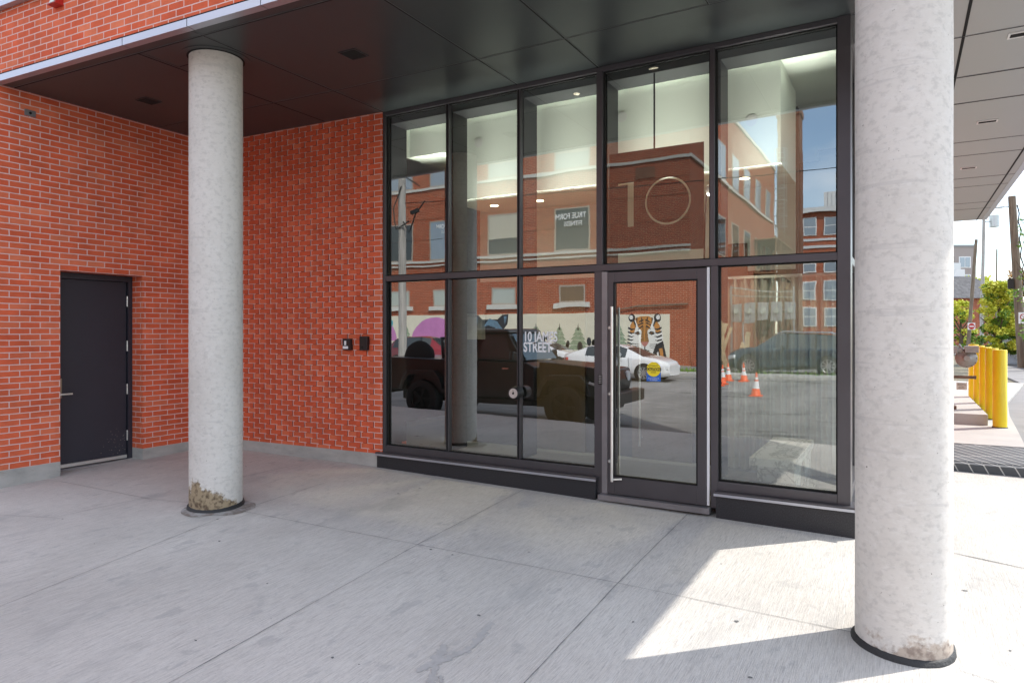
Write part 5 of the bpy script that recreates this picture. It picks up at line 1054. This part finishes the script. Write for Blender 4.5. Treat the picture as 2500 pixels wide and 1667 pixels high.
sv_ = car('dark blue SUV with silver roof rails parked facing left, seen in the right-hand glass', (-4.2, -19.3, -.27), R(178), 'car_blue', suv, (-1.55, 1.55), .38, .97, 'cars parked by the mural')
mb = MB()
for s_ in (-1, 1): mb.tube([(-1.8, s_ * .62, 1.72), (-1.6, s_ * .62, 1.80), (.1, s_ * .62, 1.81), (.4, s_ * .62, 1.72)], .028, 8)
mb.build('roof_rail', 'chrome', sv_, world=False)
mb = MB(); mb.face([(-1.75, -.55, 1.765), (.15, -.55, 1.775), (.15, .55, 1.775), (-1.75, .55, 1.765)]); mb.build('sunroof', 'car_silver', sv_, world=False)
# black pickup at the kerb
tk = thing('pickup_truck', (-7.45, -1.12, -.36), 'black four-door pickup truck standing at the kerb, seen in the lobby glass', 'pickup truck')
W = .82
body = MB()
def side(mb, pts, hw, mi=0): mb.prism([(x, z) for x, z in pts], (0, hw, 0), (1, 0, 0), (0, 0, 1), 2 * hw, mi)   # extrudes to -y
side(body, [(-2.78, .60), (-1.15, .55), (-1.15, 1.31), (-2.78, 1.33)], W)                     # bed
side(body, [(-1.12, .52), (1.05, .52), (1.05, 1.18), (.85, 1.27), (-1.12, 1.30)], W)          # cab lower
side(body, [(1.06, .62), (2.55, .70), (2.60, .95), (2.55, 1.16), (1.9, 1.24), (1.06, 1.29)], .66)   # hood
tb = body.build('body', 'car_black', tk, world=False, bevel=.03, recalc=True)
rf = MB(); 
def frus(mb, x0, x1, z0, x2, x3, z1, h0, h1, mi=0):
    vs = [(x0, -h0, z0), (x1, -h0, z0), (x1, h0, z0), (x0, h0, z0), (x2, -h1, z1), (x3, -h1, z1), (x3, h1, z1), (x2, h1, z1)]
    mb.mesh(vs, [(3, 2, 1, 0), (4, 5, 6, 7), (0, 1, 5, 4), (1, 2, 6, 5), (2, 3, 7, 6), (3, 0, 4, 7)], mi)
frus(rf, -1.10, .78, 1.30, -1.0, .36, 1.88, .78, .70); frus(rf, -1.06, .42, 1.88, -.98, .34, 1.965, .74, .68)
ro = rf.build('roof', 'car_black', tk, world=False, bevel=.03)
wn = MB()
for s_ in (-1, 1):
    for a, b_ in ((-1.0, -.38), (-.28, .50)):
        z0_, z1_ = 1.36, 1.80; y0_, y1_ = .778, .722
        wn.face([(a, s_ * (y0_ + .004), z0_), (b_, s_ * (y0_ + .004), z0_), (min(b_, .50) - (.18 if b_ > 0 else 0), s_ * (y1_ + .004), z1_), (a + .03, s_ * (y1_ + .004), z1_)])
wn.build('window', 'car_glass', tk, world=False)
ws = MB(); ws.face([(.80, -.70, 1.31), (.80, .70, 1.31), (.425, .63, 1.85), (.425, -.63, 1.85)]); ws.build('windshield', 'windshield_glass', tk, world=False)
mb = MB()
for s_ in (-1, 1):
    for xc in (-1.73, 1.73):
        pts = [(xc - .58, .62), (xc - .50, .86), (xc - .36, 1.04), (xc + .36, 1.06), (xc + .52, .90), (xc + .60, .66), (xc + .52, .66), (xc + .42, .86), (xc + .30, .96), (xc - .30, .95), (xc - .42, .82), (xc - .50, .62)]
        mb.prism(pts, (0, s_ * .96 if s_ > 0 else -.64, 0), (1, 0, 0), (0, 0, 1), .32)
mb.build('fender', 'car_black', tk, world=False, bevel=.012, recalc=True)
mb = MB(); mb.box(2.58, 2.82, -.82, .82, .50, .74); mb.box(-2.92, -2.76, -.80, .80, .50, .66); mb.build('bumper', 'black_plastic', tk, world=False, bevel=.03)
mb = MB(); mb.box(-2.6, 2.5, -.45, .45, .36, .58); mb.box(-1.0, 1.0, -.86, -.78, .42, .50); mb.box(-1.0, 1.0, .78, .86, .42, .50); mb.build('frame_rails', 'black_plastic', tk, world=False)
for s_ in (-1, 1):
    for x in (-1.73, 1.73): wheel(tk, x, s_ * .79, .42, .42, s_, 'rim_dark', 5, .27)
    MB().lathe((2.56, s_ * .45, 1.0), [(0, .11), (.05, .10)], (1, 0, 0), 20).build('headlight', 'lamp_clear', tk, world=False)
    MB().box(-2.80, -2.76, s_ * .72 - .07, s_ * .72 + .07, .95, 1.18).build('tail_light', 'lamp_red', tk, world=False)
    MB().bar((2.30, s_ * .965, .93), (2.42, s_ * .955, .90), .05, .05).build('marker_light', 'lamp_clear', tk, world=False)
    mb = MB(); mb.bar((.62, s_ * .80, 1.36), (.62, s_ * 1.02, 1.42), .1, .2); mb.build('mirror', 'black_plastic', tk, world=False, bevel=.03)
    mb = MB()
    for x in (-.55, .3): mb.bar((x, s_ * .835, 1.14), (x + .16, s_ * .835, 1.14), .02, .035)
    mb.build('door_handle', 'chrome', tk, world=False)
mb = MB(); mb.lathe((-2.15, .35, 1.30), [(0, .2), (0, .32), (.03, .34), (.20, .34), (.23, .31), (.23, .2)], (.2, .9, .35), 26, caps=True); mb.build('spare_wheel', 'rubber', tk, world=False)
mb = MB(); mb.tube([(-1.35, .6, 1.3), (-1.4, .6, 1.75), (-1.4, -.6, 1.75), (-1.35, -.6, 1.3)], .04, 8); mb.build('roll_bar', 'black_plastic', tk, world=False)
# traffic cones
def cone(x, y, label):
    t = thing('traffic_cone', (x, y, -.36), label, 'cone', 'traffic cones on the street')
    mb = MB(); mb.box(-.18, .18, -.18, .18, 0, .03); mb.lathe((0, 0, .03), [(0, .14), (.20, .105), (.20, .105)], n=20, caps=False); mb.lathe((0, 0, .42), [(0, .068), (.05, .060)], n=20, caps=False); mb.lathe((0, 0, .56), [(0, .043), (.15, .022), (.16, .015)], n=20); mb.build('body', 'cone_orange', t, world=False)
    mb = MB(); mb.lathe((0, 0, .23), [(0, .1055), (.19, .0685)], n=20, caps=False); mb.lathe((0, 0, .47), [(0, .0605), (.09, .0435)], n=20, caps=False); mb.build('reflective_band', 'cone_white', t, world=False)
for (x, y), l in zip(((-3.75, -9.2), (-5.67, -13.4), (-5.81, -15.0), (-5.25, -15.0), (-5.62, -12.6)), ('nearest the lobby, standing alone', 'second of the back group, left front', 'third of the back group, behind the left ones', 'of the back group, farthest right', 'at the very left edge of the right-hand glass')):
    cone(x, y, 'orange traffic cone with white bands, ' + l)
# weeds along the far verge
random.seed(31); mb = MB()
for k in range(1600):
    x = random.uniform(-9.3, 12); y = -17.95 + random.gauss(-.5, .5); h_ = random.uniform(.05, .28); a = random.uniform(0, 6.28); dx, dy = math.cos(a) * .03, math.sin(a) * .03
    mb.face([(x - dx, y - dy, -.27), (x + dx, y + dy, -.27), (x + random.uniform(-.08, .08), y + random.uniform(-.08, .08), -.26 + h_)])
tag(mb.build('weeds', 'leaf_green'), 'dry weeds growing along the far verge', 'weeds', kind='stuff')
